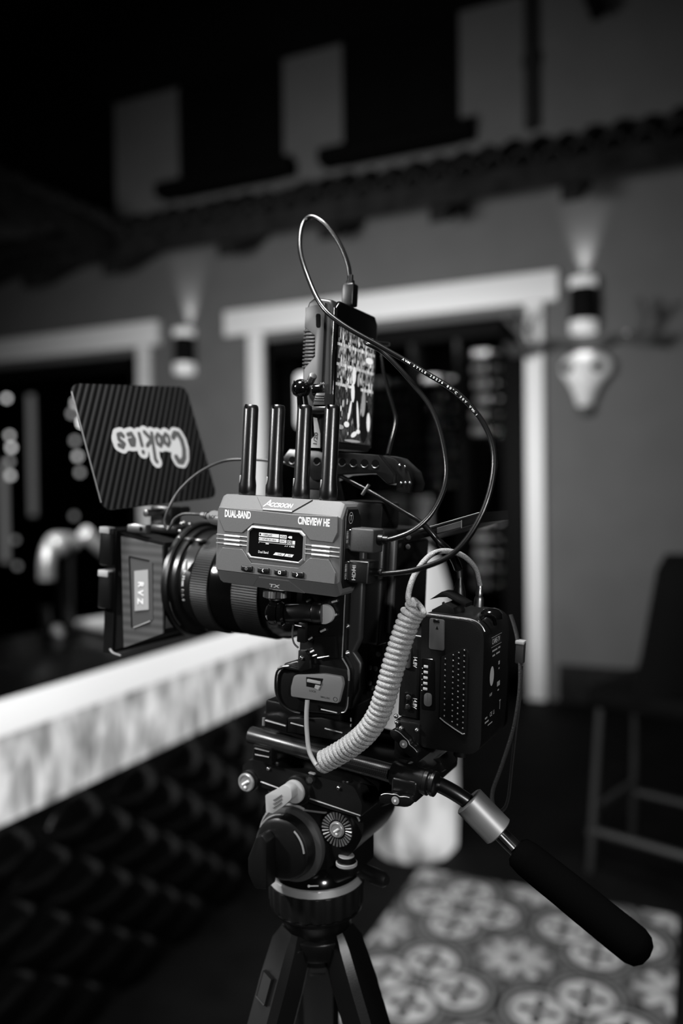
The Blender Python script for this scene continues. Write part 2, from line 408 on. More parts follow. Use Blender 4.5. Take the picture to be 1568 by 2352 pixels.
# back wall with two tall door openings and two upper windows
wb = G()
Z0, Z1 = 3.02, 5.48
for (a, b, c, d) in ((-9, -7.6, 0, Z0), (-4.95, -3.63, 0, Z0), (-1.2, 3.2, 0, Z0), (-9, 3.2, Z0, 4.46),
                     (-9, -4.42, 4.46, Z1), (-3.34, -2.74, 4.46, Z1), (-1.74, 3.2, 4.46, Z1)):
    wb.box(a, b, WY, WY + .12, c, d)
room('wall_back', wb, PLASTER)
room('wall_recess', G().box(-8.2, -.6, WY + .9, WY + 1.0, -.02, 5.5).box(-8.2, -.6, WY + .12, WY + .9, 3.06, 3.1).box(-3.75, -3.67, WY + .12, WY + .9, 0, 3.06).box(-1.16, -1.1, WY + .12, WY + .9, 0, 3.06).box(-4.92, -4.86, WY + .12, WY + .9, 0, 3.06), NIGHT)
room('baseboard_back', G().box(-.99, 3.2, WY - .04, WY, 0, .29, .006).box(-4.72, -3.8, WY - .04, WY, 0, .29, .006), DARKWOOD)
room('wall_left', G().box(-9.1, -9, -3, WY + .3, 0, 3.7), NIGHT)
room('wall_upper', G().box(-5.3, -5.2, -1, WY, 4.3, 5.48), NIGHT)
# white casings round the openings
def casing(n, x0, x1, left=True):
    c = G().box(x0 - .23, x1 + .18, WY - .09, WY, 3.08, 3.31, .012)
    c.box(x1 - .08, x1 + .06, WY - .06, WY, 0, 3.08, .008)
    if left: c.box(x0, x0 + .15, WY - .06, WY, 0, 3.08, .008)
    room('trim_%d' % n, c, CASING)
casing(1, -3.70, -1.14); casing(2, -7.6, -4.86)
# dark glazed doors standing in the openings
GLASS = tex_mat('door_glass', lambda nt, b, new, link: (b.inputs['Base Color'].__setattr__('default_value', (.9, .9, .9, 1)), b.inputs['Roughness'].__setattr__('default_value', .0), b.inputs['Transmission Weight'].__setattr__('default_value', 1.0), b.inputs['IOR'].__setattr__('default_value', 1.02)))
def glazed(n, x0, x1, stile):
    t = Thing('door_%d' % n, None, None, I4, (0, 0, 0), 1, kind='structure')
    t.part('door_frame', G().box(x0, x0 + .1, WY + .02, WY + .07, 0, Z0, .006).box(x1 - stile, x1, WY + .02, WY + .07, 0, Z0, .006).box(x0, x1, WY + .02, WY + .07, Z0 - .14, Z0, .006).box(x0, x1, WY + .02, WY + .07, 0, .2, .006), DARKFRAME)
    t.part('pane', G().box(x0 + .1, x1 - stile, WY + .04, WY + .046, .2, Z0 - .14), GLASS)
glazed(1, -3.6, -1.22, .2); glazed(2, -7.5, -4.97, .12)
# upper windows: dark openings with heavy sills
for n, (x0, x1) in enumerate(((-4.43, -3.33), (-2.75, -1.73)), 1):
    t = Thing('window_%d' % n, None, None, I4, (0, 0, 0), 1, kind='structure')
    t.part('shutter', G().box(x0, x1, WY - .03, WY + .03, 4.42, 5.47, .01).box(x0 + .08, (x0+x1)/2 - .03, WY - .05, WY - .03, 4.55, 5.36, .01).box((x0+x1)/2 + .03, x1 - .08, WY - .05, WY - .03, 4.55, 5.36, .01), NIGHT)
    t.part('window_sill', G().box(x0 - .17, x1 + .14, WY - .2, WY, 4.42, 4.55, .02), NIGHT)
# tiled eaves: timber beam, rafter tails, barrel tiles
def eave(name, label, M, L0, L1, tails, per=.2):
    t = Thing(name, label, 'eave', M, (0, 0, 3.6), 1)
    t.part('beam', G().prism([(-.6, 3.74), (-.6, 3.94), (0, 4.3), (0, 4.14)], 'x', L0, L1, .01), DARKWOOD)
    g0 = G().prism([(-.66, 3.60), (-.66, 3.7), (-.55, 3.78), (0, 4.05), (0, 3.94), (-.5, 3.66)], 'x', -.07, .07, .008)
    me = mesh_of('rafter_tail', g0, (0, 0, 3.6), 1); me.materials.append(DARKWOOD)
    for x in tails:
        o = bpy.data.objects.new('rafter_tail', me); COL.objects.link(o); o.parent = t.o; o.location = (x, 0, 0)
    ring = lambda y, z, r: [(r*math.cos(a), y, z + r*math.sin(a)*.9) for a in [math.pi*k/8 for k in range(9)]] + [((r-.02)*math.cos(a), y, z + (r-.02)*math.sin(a)*.9) for a in [math.pi*(8-k)/8 for k in range(9)]]
    tm = mesh_of('roof_tile', G().loft([ring(-.68, 3.90, .088), ring(0, 4.30, .075)]), (0, 0, 3.6), 1); tm.materials.append(CLAY)
    k = 0
    while L0 + per*(k + .5) < L1:
        o = bpy.data.objects.new('roof_tile', tm); COL.objects.link(o); o.parent = t.o
        o.location = (L0 + per*(k + .5), random.uniform(-.05, -.006), random.uniform(-.012, .012)); k += 1
    return t
eave('tiled_eave', 'dark clay tiled eave with rafter tails along the back wall', Matrix.Translation((0, WY, 0)), -8.4, 1.4, [-7.6, -6.65, -5.7, -4.75, -3.55, -2.62, -1.72, -.78, .2])
eave('tiled_eave', 'dark clay tiled eave running towards the camera over the bar side', Matrix.Translation((-5.2, 0, 0)) @ Matrix.Rotation(D(90), 4, 'Z'), 1.2, WY - .78, [1.6, 2.6, 3.6, 4.6], .22)
# pipe and post on the upper wall, ceiling fixture
solo('drain_pipe', G().cyl((-1.15, WY - .06, 4.42), (-1.15, WY - .06, 5.47), .055, n=16).cyl((-1.15, WY-.06, 4.9), (-1.15, WY-.06, 4.96), .07, n=16), mat('dark_pipe', .012, .6), 'dark round pipe running up the wall above the eave', 'pipe', I4, (-1.15, WY - .06, 4.42), 1)
t = Thing('ceiling_spotlight', 'dark spotlight fixture under the ceiling at upper right', 'spotlight', I4, (-.66, 6.0, 5.0), 1)
t.part('track', G().box(-1.1, .1, 5.95, 6.03, 5.36, 5.44, .01), MATTE)
t.part('lamp_head', G().cyl((-.74, 6.0, 5.36), (-.62, 6.0, 5.02), .055, .065, n=16), MATTE)

# wall sconces: cylinder with light out of both ends
def sconce(x, z, label, kw):
    t = Thing('wall_sconce', label, 'wall light', I4, (x, WY, z - .22), 1, group='up and down wall lights')
    y = WY - .105
    t.part('back_plate', G().box(x - .05, x + .05, WY - .07, WY, z - .1, z + .1, .01), BLACK)
    t.part('barrel', G().cyl((x, y, z - .12), (x, y, z + .13), .1, n=32, bev=.005), MATTE)
    for a, b in ((z + .13, z + .2), (z - .2, z - .12)):
        t.part('rim', G().lathe((x, y, a), (x, y, b), [(0, .098), (b - a, .1), (b - a, .085), (0, .083)], 32, cap=False), mat('glowing_rim', .6, .35, .2, emit=.3))  # rim emission stands in for the glints on the chrome ends
    t.part('bulb', G().ball((x, y, z + .1), .035), mat('warm_bulb', .8, .4, emit=.55))
    t.part('bulb', G().ball((x, y, z - .165), .03), mat('warm_bulb', .8, .4, emit=.55))
    spot('sconce_up', (x, WY - .06, z + .2), (x, WY + .02, z + 1), 24*kw, D(48), .9, .03)
    spot('sconce_down', (x, y - .04, z - .205), (x, y, z - 1), 2.2*kw, D(60), .9, .03)
sconce(-4.35, 2.98, 'black cylinder wall light between the two white door frames', 1.0)
sconce(-.775, 3.01, 'black cylinder wall light above the pale horned skull', 1.0)

# horned skull trophy under the right sconce
t = Thing('animal_skull', 'pale animal skull with dark branching antlers hung on the wall', 'skull', I4, (-.775, WY, 2.2), 1)
BONE = mat('bone', .8, .45, var=(25, .65, .9))
sk = []
for z, wx, d in ((2.67, .08, .09), (2.63, .15, .15), (2.57, .185, .18), (2.50, .175, .19), (2.43, .12, .18), (2.35, .08, .16), (2.28, .06, .13), (2.23, .04, .1)):
    sk.append([(-.775 + wx*math.cos(a)*(1 + .12*math.cos(3*a)), WY - d*.55 + d*.5*math.sin(a), z) for a in [2*math.pi*k/20 for k in range(20)]])
skull = t.part('skull', G().loft(sk), BONE)
for sx in (-1, 1):
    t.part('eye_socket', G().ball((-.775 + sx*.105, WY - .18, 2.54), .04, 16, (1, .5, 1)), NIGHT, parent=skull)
    t.part('antler', G().tube(spline([(-.775 + sx*.1, WY - .12, 2.70), (-.775 + sx*.22, WY - .2, 2.74), (-.775 + sx*.36, WY - .26, 2.70), (-.775 + sx*.43, WY - .28, 2.82), (-.775 + sx*.40, WY - .3, 2.98)], 6), .026, 8)
           .tube(spline([(-.775 + sx*.36, WY - .26, 2.70), (-.775 + sx*.45, WY - .34, 2.66), (-.775 + sx*.52, WY - .4, 2.72)], 5), .02, 8)
           .tube(spline([(-.775 + sx*.42, WY - .28, 2.80), (-.775 + sx*.49, WY - .3, 2.88), (-.775 + sx*.54, WY - .3, 2.94)], 5), .018, 8).ball((-.775 + sx*.46, WY - .32, 2.68), .05, 12), mat('dark_antler', .06, .6), label='dark antler')
t.part('nose', G().ball((-.775, WY - .09, 2.24), .06, 14, (1, .6, .8)), mat('dark_antler', .06, .6))
t.part('glint_ball', G().ball((-.44, WY - .4, 2.72), .02), CHROME)  # chrome ball added for a bright glint beside the antler

# bottle racks behind the right-hand door
rack = Thing('wine_rack', 'dark shelving holding columns of laid bottles behind the glass door', 'shelf', I4, (-2.3, WY + .4, 0), 1)
for x in (-3.5, -2.85, -2.24, -1.84, -1.38):
    rack.part('upright', G().box(x - .015, x + .015, WY + .22, WY + .6, 0, 2.95), MATTE)
bott = None; LBL = mat('bottle_label', .7, .6)
ORD = ['topmost', 'second', 'third', 'fourth', 'fifth', 'sixth', 'seventh', 'eighth', 'ninth', 'tenth', 'eleventh', 'twelfth', 'thirteenth', 'fourteenth', 'fifteenth']
cols = ((-2.04, 1.70, 8, 'bright rack column left of the cables'), (-1.60, .85, 16, 'rightmost rack column'), (-2.50, 1.70, 8, 'rack column beside the monitor'))
for ci, (x, z0, n, where) in enumerate(cols):
    for k in range(n):
        z = z0 + .13*k
        if ci == 1 and 5 <= k <= 9: continue
        rack.part('shelf_board', G().box(x - .19, x + .21, WY + .24, WY + .58, z - .052, z - .042), MATTE)
        if bott is None:
            tb = Thing('wine_bottle', '', 'bottle', I4, (0, 0, 0), 1, group='bottles laid on their sides in the wine rack')
            tb.part('glass_body', G().lathe((-.15, 0, 0), (1, 0, 0), [(0, .03), (.004, .037), (.19, .037), (.215, .03), (.235, .014), (.30, .014)], 16), mat('bottle_glass', .02, .1))
            tb.part('label', G().lathe((-.13, 0, 0), (1, 0, 0), [(0, .0376), (.13, .0376)], 16, cap=False), LBL)
            tb.part('foil_cap', G().lathe((.09, 0, 0), (1, 0, 0), [(0, .0145), (.062, .0148)], 12), STEEL)
            bott = tb.o; o = bott
        else: o = copy_tree(bott)
        o.location = (x + random.uniform(-.02, .02), WY + .36, z)
        q = n - 1 - k
        if ci == 1: q = q if k > 9 else q - 5
        o['label'] = ('wine bottle lying %s in the %s' if q == 0 else 'wine bottle lying %s from the top in the %s') % (ORD[q], where)
t = Thing('carton', 'pale grey carton on the rack shelf behind the transmitter', 'box', I4, (-2.3, WY + .36, 1.19), 1)
t.part('box', G().box(-2.62, -2.1, WY + .24, WY + .5, 1.19, 1.56, .01), mat('carton_grey', .45, .8))
t.part('lid', G().box(-2.63, -2.09, WY + .23, WY + .51, 1.52, 1.6, .008), mat('carton_grey', .45, .8))
rack.part('shelf_board', G().box(-2.68, -2.0, WY + .22, WY + .58, 1.175, 1.188), MATTE)
area('rack_light', (-2.0, WY + .16, 2.9), (-2.0, WY + .5, 1.9), .5, 3, .08)
area('rack_fill', (-1.34, WY + .1, 1.9), (-1.9, WY + .4, 1.9), .04, 5, 1.9)  # unseen fill lamp added to brighten the laid bottles
spot('rack_spot', (-1.6, WY + .15, 2.95), (-1.6, WY + .4, 2.3), 6, D(70), .5, .03)
solo('lit_panel_lamp', G().box(-3.36, -3.0, WY + .22, WY + .28, 2.26, 2.74, .028, 4), mat('lamp_glow', .8, .4, emit=1.6), 'bright white rounded lamp glowing left of the monitor', 'lamp', I4, (-3.2, WY + .25, 2.26), 1)
solo('round_lamp', G().ball((-3.16, WY + .48, 2.74), .12, 20), mat('lamp_glow_dim', .6, .4, emit=.10), 'dim round globe behind the bright lamp', 'lamp', I4, (-3.16, WY + .42, 2.6), 1)
# bar back with small lights in the left-hand door
LN = (('far-left', -6.5), ('right-hand', 0))
seen_l = {'far-left': 0, 'right-hand': 0}
for k, (x, z, e) in enumerate(sorted(((-6.91, 2.737, 24), (-6.878, 2.33, 18), (-6.856, 2.196, 30), (-6.886, 2.044, 8), (-6.877, 1.891, 22), (-5.931, 2.63, 26), (-5.85, 2.42, 80), (-5.992, 2.52, 10), (-5.958, 2.235, 9), (-5.927, 2.07, 20), (-5.90, 1.90, 10), (-5.989, 1.445, 4), (-6.826, 1.185, 4), (-6.802, .899, 4), (-6.1, 1.0, 5)), key=lambda q: -q[1])):
    nm = 'far-left' if x < -6.5 else 'right-hand'; od = ORD[seen_l[nm]]; seen_l[nm] += 1
    solo('fairy_light', G().ball((x, WY + .2, z), .028, 14), mat('fairy_glow_%d' % e, .8, .4, emit=e*.075), 'tiny round light, %s%s in the %s string of the dark left doorway' % (od, '' if od == 'topmost' else ' from the top', nm), 'light', I4, (x, WY + .2, z - .028), 1, group='tiny lights in the left doorway')
def led(x, z0, z1, e, label):
    t = Thing('light_strip', label, 'light strip', I4, (x, WY + .2, z0), 1)
    t.part('channel', G().box(x - .06, x + .06, WY + .18, WY + .21, z0 - .02, z1 + .02, .004), STEEL)
    t.part('diffuser', G().box(x - .05, x + .05, WY + .165, WY + .18, z0, z1, .006), mat('strip_glow_%d' % int(e*1000), .5, .5, emit=e))
led(-6.535, 1.45, 2.75, .085, 'tall dim strip of light upright in the left doorway')
led(-6.95, .94, 2.05, .12, 'shorter strip of light at the left edge of the picture')

# ------------------------------------------------------------------ glowing bar
BX = -1.68
bar = Thing('bar_counter', 'long bar with glowing white stone edge and dark tufted front', 'bar', I4, (BX - .35, 2.2, 0), 1)
bar.part('top', G().box(BX - .75, BX - .012, .3, 4.6, 1.03, 1.075, .004), mat('black_granite', .004, .3, 0, .2))
bar.part('lit_edge', G().box(BX - .012, BX + .02, .3, 4.6, .985, 1.078, .01), ONYXEDGE, label='bright glowing upper edge')
bar.part('stone_apron', G().box(BX - .03, BX, .3, 4.6, .745, .985, .004), ONYX, label='backlit veined stone band')
bar.part('core', G().box(BX - .7, BX - .055, .35, 4.55, 0, .9), MATTE)
bar.part('front_panel', G().box(BX - .055, BX - .04, .3, 4.6, 0, .745), mat('tuft_ground', .003, .7, 0, .2))
tg = G(); n = 16
rings = []
for q, hgt in ((1, 0), (.9, .014), (.65, .028), (.35, .036), (.08, .039)):
    rr = []
    for k in range(n):
        a = 2*math.pi*k/n; c, s_ = math.cos(a), math.sin(a); kk = 1/(abs(c)**1.35 + abs(s_)**1.35)**(1/1.35)
        rr.append((hgt, c*kk*.132*q, s_*kk*.094*q))
    rings.append(rr)
tuft_me = mesh_of('tuft', tg.loft(rings), (0, 0, 0), 1, 60); tuft_me.materials.append(mat('tufted_leather', .003, .22, 0, .22))
for i in range(15):
    for j in range(7):
        o = bpy.data.objects.new('tuft', tuft_me); COL.objects.link(o); o.parent = bar.o
        o.location = Vector((BX - .042, .45 + .28*i + (.14 if j % 2 else 0), .055 + .097*j)) - bar.base
# beer tap tower and other things on the bar
t = Thing('beer_tap', 'chrome tap with curved spout standing on the bar top', 'tap', I4, (-2.3, 2.4, 1.075), 1)
t.part('column', G().cyl((-2.3, 2.44, 1.075), (-2.3, 2.44, 1.40), .03, n=20).cyl((-2.3, 2.44, 1.075), (-2.3, 2.44, 1.09), .055, n=24), GLOSS)
t.part('column', G().cyl((-2.3, 2.33, 1.075), (-2.3, 2.33, 1.2), .022, n=20), GLOSS)
t.part('spout', G().tube(spline([(-2.3, 2.50, 1.43), (-2.3, 2.43, 1.445), (-2.29, 2.36, 1.43), (-2.28, 2.325, 1.37), (-2.28, 2.32, 1.30)], 6), .032, 14), mat('brushed_tap', .42, .42, .6))
t.part('knob', G().ball((-2.29, 2.39, 1.43), .05), mat('brushed_tap', .42, .42, .6))
t.part('foot', G().ball((-2.27, 2.36, 1.10), .024), mat('brushed_tap', .42, .42, .6)); t.part('foot', G().ball((-2.24, 2.34, 1.088), .02), mat('brushed_tap', .42, .42, .6))
t = Thing('bar_spoon_rest', 'slanting chrome pour handle behind the matte box', 'tap handle', I4, (-2.3, 2.7, 1.075), 1)
t.part('handle', G().cyl((-2.3, 2.55, 1.475), (-2.3, 2.74, 1.33), .03, .026, n=18, bev=.006), mat('brushed_tap', .42, .42, .6))
t.part('stem', G().cyl((-2.3, 2.74, 1.36), (-2.3, 2.74, 1.075), .022, n=16), GLOSS)
t = Thing('paper_cone', 'pale cone cup lying on the bar top behind the matte box', 'cup', I4, (-2.2, 2.48, 1.076), 1)
t.part('cone', G().lathe((-2.36, 2.57, 1.093), (-2.0, 2.41, 1.125), [(0, .010), (.02, .014), (.38, .044), (.384, .042), (.385, .036), (.3, .03)], 32), mat('pale_paper', .8, .6))
t.part('rim', G().lathe((-2.0125, 2.4153, 1.125), (-2.0, 2.41, 1.126), [(0, .0445), (.004, .0465), (.008, .0445)], 32), mat('pale_paper', .8, .6))

# glowing round pillar at the end of the tiled aisle
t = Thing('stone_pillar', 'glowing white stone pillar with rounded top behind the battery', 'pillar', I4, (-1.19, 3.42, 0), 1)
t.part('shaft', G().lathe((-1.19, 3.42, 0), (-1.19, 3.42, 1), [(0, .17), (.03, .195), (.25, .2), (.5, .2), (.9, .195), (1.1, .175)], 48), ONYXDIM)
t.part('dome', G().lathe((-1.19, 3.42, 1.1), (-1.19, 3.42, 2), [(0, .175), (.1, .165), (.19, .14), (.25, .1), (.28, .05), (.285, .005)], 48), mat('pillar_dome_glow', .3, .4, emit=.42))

# ------------------------------------------------------------------ bar stool
ST = Matrix.Translation((-.13, 3.62, 0)) @ Matrix.Rotation(D(-18), 4, 'Z')
t = Thing('bar_stool', 'dark upholstered bar stool with curved back and steel legs', 'bar stool', ST, (0, 0, 0), 1)
UPH = mat('dark_upholstery', .004, .8, 0, .15, bump=(60, .2, .002)); LEG = mat('brushed_leg', .13, .42, .8)
t.part('seat', G().box(-.25, .27, -.25, .25, .70, .80, .045, 4), UPH)
bk = []
for z, x, th in ((.72, .20, .07), (.82, .215, .07), (.95, .245, .06), (1.15, .28, .055), (1.30, .30, .05), (1.36, .305, .02)):
    hw = .25 if z < 1.2 else (.235 if z < 1.33 else .19)
    bk.append([(x - .22*abs(s_)**2.2 - (th/2 if q else -th/2), s_*hw, z) for q, rng in ((0, range(-6, 7)), (1, range(6, -7, -1))) for s_ in [k/6 for k in rng]])
t.part('backrest', G().loft(bk), UPH)
for sx in (-1, 1):
    for sy in (-1, 1):
        t.part('leg', G().tube([(sx*.2, sy*.19, .71), (sx*.235, sy*.225, 0)], .017, 12), LEG)
t.part('foot_rail', G().tube([(-.225, -.215, .175), (.225, -.215, .175)], .017, 10), LEG)
t.part('foot_rail', G().tube([(-.225, .215, .22), (.225, .215, .22)], .017, 10), LEG)
t.part('foot_rail', G().tube([(-.225, -.215, .26), (-.225, .215, .26)], .017, 10), LEG)
t.part('foot_rail', G().tube([(.225, -.215, .26), (.225, .215, .26)], .017, 10), LEG)
t.part('rail_bolt', G().cyl((-.225, -.24, .175), (-.225, -.215, .175), .02, n=16), LEG)

# ================================================================== THE CAMERA RIG (mm; x to the rear, y away from us, z up)
TH, PT = D(28), D(4)
Fh = -r0*math.cos(TH) + f0*math.sin(TH)
RF = Fh*math.cos(PT) + u0*math.sin(PT); RU = u0*math.cos(PT) - Fh*math.sin(PT); RS = Vector((-RF).cross(RU)) * -1
ORG = Vector((-.40335, .66709, 1.51785))
def frame_m(x, z):
    y = z.cross(x); mm = Matrix.Identity(4)
    for i in range(3): mm[i][0] = x[i]; mm[i][1] = y[i]; mm[i][2] = z[i]; mm[i][3] = ORG[i]
    return mm
RIG = frame_m(-RF, RU); TRI = frame_m(-Fh, u0); R2T = TRI.inverted() @ RIG; R2T.translation = (0, 0, 0)
MM = .001
FX, FZ = (1, 0, 0), (0, 0, 1)     # lettering on faces that look at us
def rig(name, label, cat, base, **k): return Thing(name, label, cat, RIG, base, MM, **k)
def screw(t, x, z, y, r=2.6, slot=35, m_=None, parent=None, name='screw'):
    s_ = t.part(name, G().cyl((x, y, z), (x, y - 1.6, z), r, n=18, bev=.4), m_ or STEEL, parent=parent)
    if slot is not None and (parent is None or parent.parent is None or parent.parent == t.o):
        a = D(slot); c_, s2 = math.cos(a)*r*.75, math.sin(a)*r*.75
        pp = s_ if parent is None else parent
        t.part('slot', G().tube([(x - c_, y - 1.75, z - s2), (x + c_, y - 1.75, z + s2)], r*.27, 8), SLOT, parent=pp)
    return s_
def wing(t, c, ang, L=17, depth=9, name='wing_knob'):
    cx, cy, cz = c; pts = []
    for k in range(48):
        a = 2*math.pi*k/48; r = 5.0 + (L - 5.0)*abs(math.cos(a))**7
        aa = a + ang + .38*math.cos(a)**2
        pts.append((cx + r*math.cos(aa), cz + r*math.sin(aa)))
    o = t.part(name, G().prism(pts, 'y', cy, cy - depth, .9), SATIN)
    t.part('knob_edge_glint', G().tube([(x, cy - depth - .1, z) for x, z in pts[2:23]], .35, 6), mat('knob_edge_highlight', .5, .35, .6), parent=o)  # thin tube added as the bright highlight along the wing outline
    t.part('bolt', G().cyl((cx, cy - depth, cz), (cx, cy - depth - .8, cz), 3.4, n=18, bev=.3), BOLT, parent=o)
    t.part('bolt', G().cyl((cx, cy - depth - .6, cz), (cx, cy - depth - 1.2, cz), 1.0, n=6), WHITE, parent=o)
    return o

# ------------------------------------------------------------------ wireless transmitter
tx = rig('wireless_transmitter', 'grey metal video transmitter box with four antennas and small lit screen', 'transmitter', (95, -80, 14))
prof = [(-95, 78.5), (-95, 25), (-88.5, 14.5), (-68, 14.5), (-62, 20), (-62, 84), (-68, 89.5), (-88.5, 89.5)]
cy, cz = -78.5, 52
def sec(x, k, dz=0): return [(x, cy + (y - cy)*k, cz + (z - cz)*k) for y, z in prof]
body = tx.part('body', G().loft([sec(35, .90), sec(36.5, .955), sec(40, 1), sec(149, 1), sec(152.5, .955), sec(154, .90)]), TXGREY, smooth=20)
YF = -95
up_poly = [(37.5, 78.6), (80, 78), (109, 77.2), (151, 78.6), (151.5, 66), (147.6, 57.7), (127.2, 58.1), (118.9, 66.4), (72.7, 67.1), (62.2, 58.6), (44.2, 58.4), (37.5, 70)]
tx.part('raised_panel', G().prism(up_poly, 'y', YF, YF - .9, .35, 1), TXGREY, smooth=20)
lo_poly = [(37.5, 36), (43, 44.9), (62.9, 45.1), (72.6, 34.6), (117.7, 35.0), (128, 44.1), (145, 44.3), (151.5, 34.4), (151, 25.5), (37, 25.5)]
tx.part('raised_panel', G().prism(lo_poly, 'y', YF, YF - .9, .35, 1), TXGREY, smooth=20)
# sloping fields at top and bottom that carry the names
def slope(z, lift=0, top=True):
    if top: t_ = (z - 78.5)/11.0; y = -95 + 6.5*t_; nrm = Vector((0, -11, 6.5)).normalized()
    else: t_ = (25 - z)/10.5; y = -95 + 6.5*t_; nrm = Vector((0, -10.5, -6.5)).normalized()
    return y + nrm.y*lift, z + nrm.z*lift
def slope_panel(pts, lift, top):
    g_ = G(); lo_ = [(x, *slope(z, 0, top)) for x, z in pts]; hi_ = [(x, *slope(z, lift, top)) for x, z in pts]
    return g_.loft([lo_, hi_])
tx.part('name_field', slope_panel([(71, 89.3), (81.2, 79.2), (109.2, 79.2), (124, 89.3)], .9, True), TXGREY, smooth=20)
tx.part('edge_strip', slope_panel([(81, 78.6), (109.4, 78.6), (109.0, 79.8), (81.4, 79.8)], 1.1, True), TXLIGHT, smooth=20)
tx.part('name_field', slope_panel([(71, 14.8), (79.8, 23.8), (108.6, 23.8), (121, 14.8)], .9, False), TXGREY, smooth=20)
YP = YF - 1.0
tx.part('lettering', G().text('DUAL-BAND', (43.9, YP, 70.9), FX, FZ, 5.7, .035, .56), WHITE, smooth=0)
tx.part('lettering', G().text('CINEVIEW HE', (115.4, YP, 70.1), FX, FZ, 5.6, .035, .58), WHITE, smooth=0)
sd = Vector((0, 6.5, 11)).normalized()
yy, zz = slope(81.6, 1.0, True)
lg = G().text('CCSOON', (86.5, yy, zz), FX, sd, 3.7, .025, .92, shear=.25)
lg.stroke([(0, 0), (1.7, 1.7), (4.6, 5.6), (5.2, 1.0)], .48, (81.2, yy, zz), FX, sd).stroke([(3.2, 1.7), (5.0, 1.7)], .35, (81.2, yy, zz), FX, sd)
tx.part('lettering', lg, WHITE, smooth=0)
yy, zz = slope(16.6, 1.0, False)
sb = Vector((0, -6.5, 10.5)).normalized()
tx.part('lettering', G().text('TX', (87.6, yy, zz), FX, sb, 3.3, .03, 1.55, shear=.3), WHITE, smooth=0)
# screen window
scr = [(69.4, 60.3), (72.9, 63.2), (117, 62.6), (120.8, 60.0), (120.8, 42.9), (117.5, 39.8), (72.3, 40.2), (69.3, 43.1)]
ccx, ccz = 95, 51.5
def grow(p, k): return [(ccx + (x - ccx)*(1 + k/26), ccz + (z - ccz)*(1 + k/11.5)) for x, z in p]
rim = tx.part('screen_bezel', G().loft([[(x, YF, z) for x, z in grow(scr, 2.6)], [(x, YF - 1.3, z) for x, z in grow(scr, 1.5)], [(x, YF - 1.6, z) for x, z in grow(scr, .7)], [(x, YF - .6, z) for x, z in scr]], cap=False), TXLIGHT, smooth=15)
disp = tx.part('screen', G().prism(scr, 'y', YF + .2, YF - .6), OLEDBLACK, smooth=20)
YS = YF - .75
og = G()
def cell(x0, z1, x1, z0): og.poly([(x0, YS, z0), (x1, YS, z0), (x1, YS, z1), (x0, YS, z1)])
cell(79, 60.3, 98.2, 57.4); cell(79, 56.6, 98.2, 53.8); cell(99, 60.1, 105.5, 57.2); cell(99, 56.4, 105.5, 53.6); cell(111, 56.2, 113.6, 53.4)
cell(79, 52.9, 113.4, 52.55); cell(79, 52.9, 79.3, 51.6); cell(85.8, 52.2, 88.8, 51.3)
for x0, x1, z0, z1 in ((106.4, 110.2, 56.2, 55.8), (106.4, 110.2, 53.8, 53.4), (106.4, 106.8, 56.2, 53.4), (109.8, 110.2, 56.2, 53.4), (107.4, 109.2, 55.2, 54.4)): cell(x0, z0 if z0 > z1 else z1, x1, min(z0, z1))
og.poly([(106.6, YS, 58.7), (108.2, YS, 57.7), (110.6, YS, 57.7), (110.6, YS, 59.7), (108.2, YS, 59.7)])
for x in (103.8, 105.6, 108): og.poly([(x, YS, 51.0), (x + 1.2, YS, 51.0), (x + 1.1, YS, 51.9)])
cell(109.8, 51.8, 113.2, 50.9)
og.poly([(93.4, YS, 43.2), (103.2, YS, 43.0), (104.8, YS, 45.3), (95.6, YS, 45.5)]); og.poly([(104.0, YS, 43.0), (111.4, YS, 42.9), (113.0, YS, 45.2), (105.6, YS, 45.3)])
tx.part('lit_fields', og, OLED, parent=disp, smooth=0)
YT = YS - .12
tx.part('screen_lettering', G().text('Dual Band', (78.8, YS, 43.6), FX, FZ, 2.0, .008, .83), OLED, parent=disp, smooth=0)
tx.part('screen_lettering', G().text('1080p60', (82.6, YT, 58.0), FX, FZ, 1.8, .008, 1.0).text('HiFi48.0K16bit', (81.6, YT, 54.4), FX, FZ, 1.7, .008, .95).text('H264', (99.4, YT, 57.8), FX, FZ, 1.8, .008, .95).text('AAC', (99.7, YT, 54.2), FX, FZ, 1.8, .008, .95)
        .text('2.4G', (97.8, YT, 43.5), FX, FZ, 1.5, .008, 1.0).text('5G', (107.6, YT, 43.5), FX, FZ, 1.5, .008, 1.0).poly([(79.6, YT, 58.1), (81.0, YT, 58.1), (81.0, YT, 59.6), (79.6, YT, 59.6)]).poly([(79.6, YT, 55.2), (80.4, YT, 54.3), (80.4, YT, 56.1)]), OLEDBLACK, parent=disp, smooth=0)
# three ribs either side
for x0, x1, a, b, zt in ((36, 68.4, 44.3, 60.5, (55.3, 51.8, 48.3)), (121.8, 154, 129.1, 145.6, (53.9, 50.5, 47.1))):
    for z in zt:
        r_ = tx.part('rib', G().box(x0, x1, YF - .9, YF + .2, z - .55, z + .55, .25, 1), TXLIGHT)
        tx.part('inlay', G().box(a, b, YF - 1.35, YF - .8, z - .75, z + .75, .2, 1), TXWHITE, parent=r_)
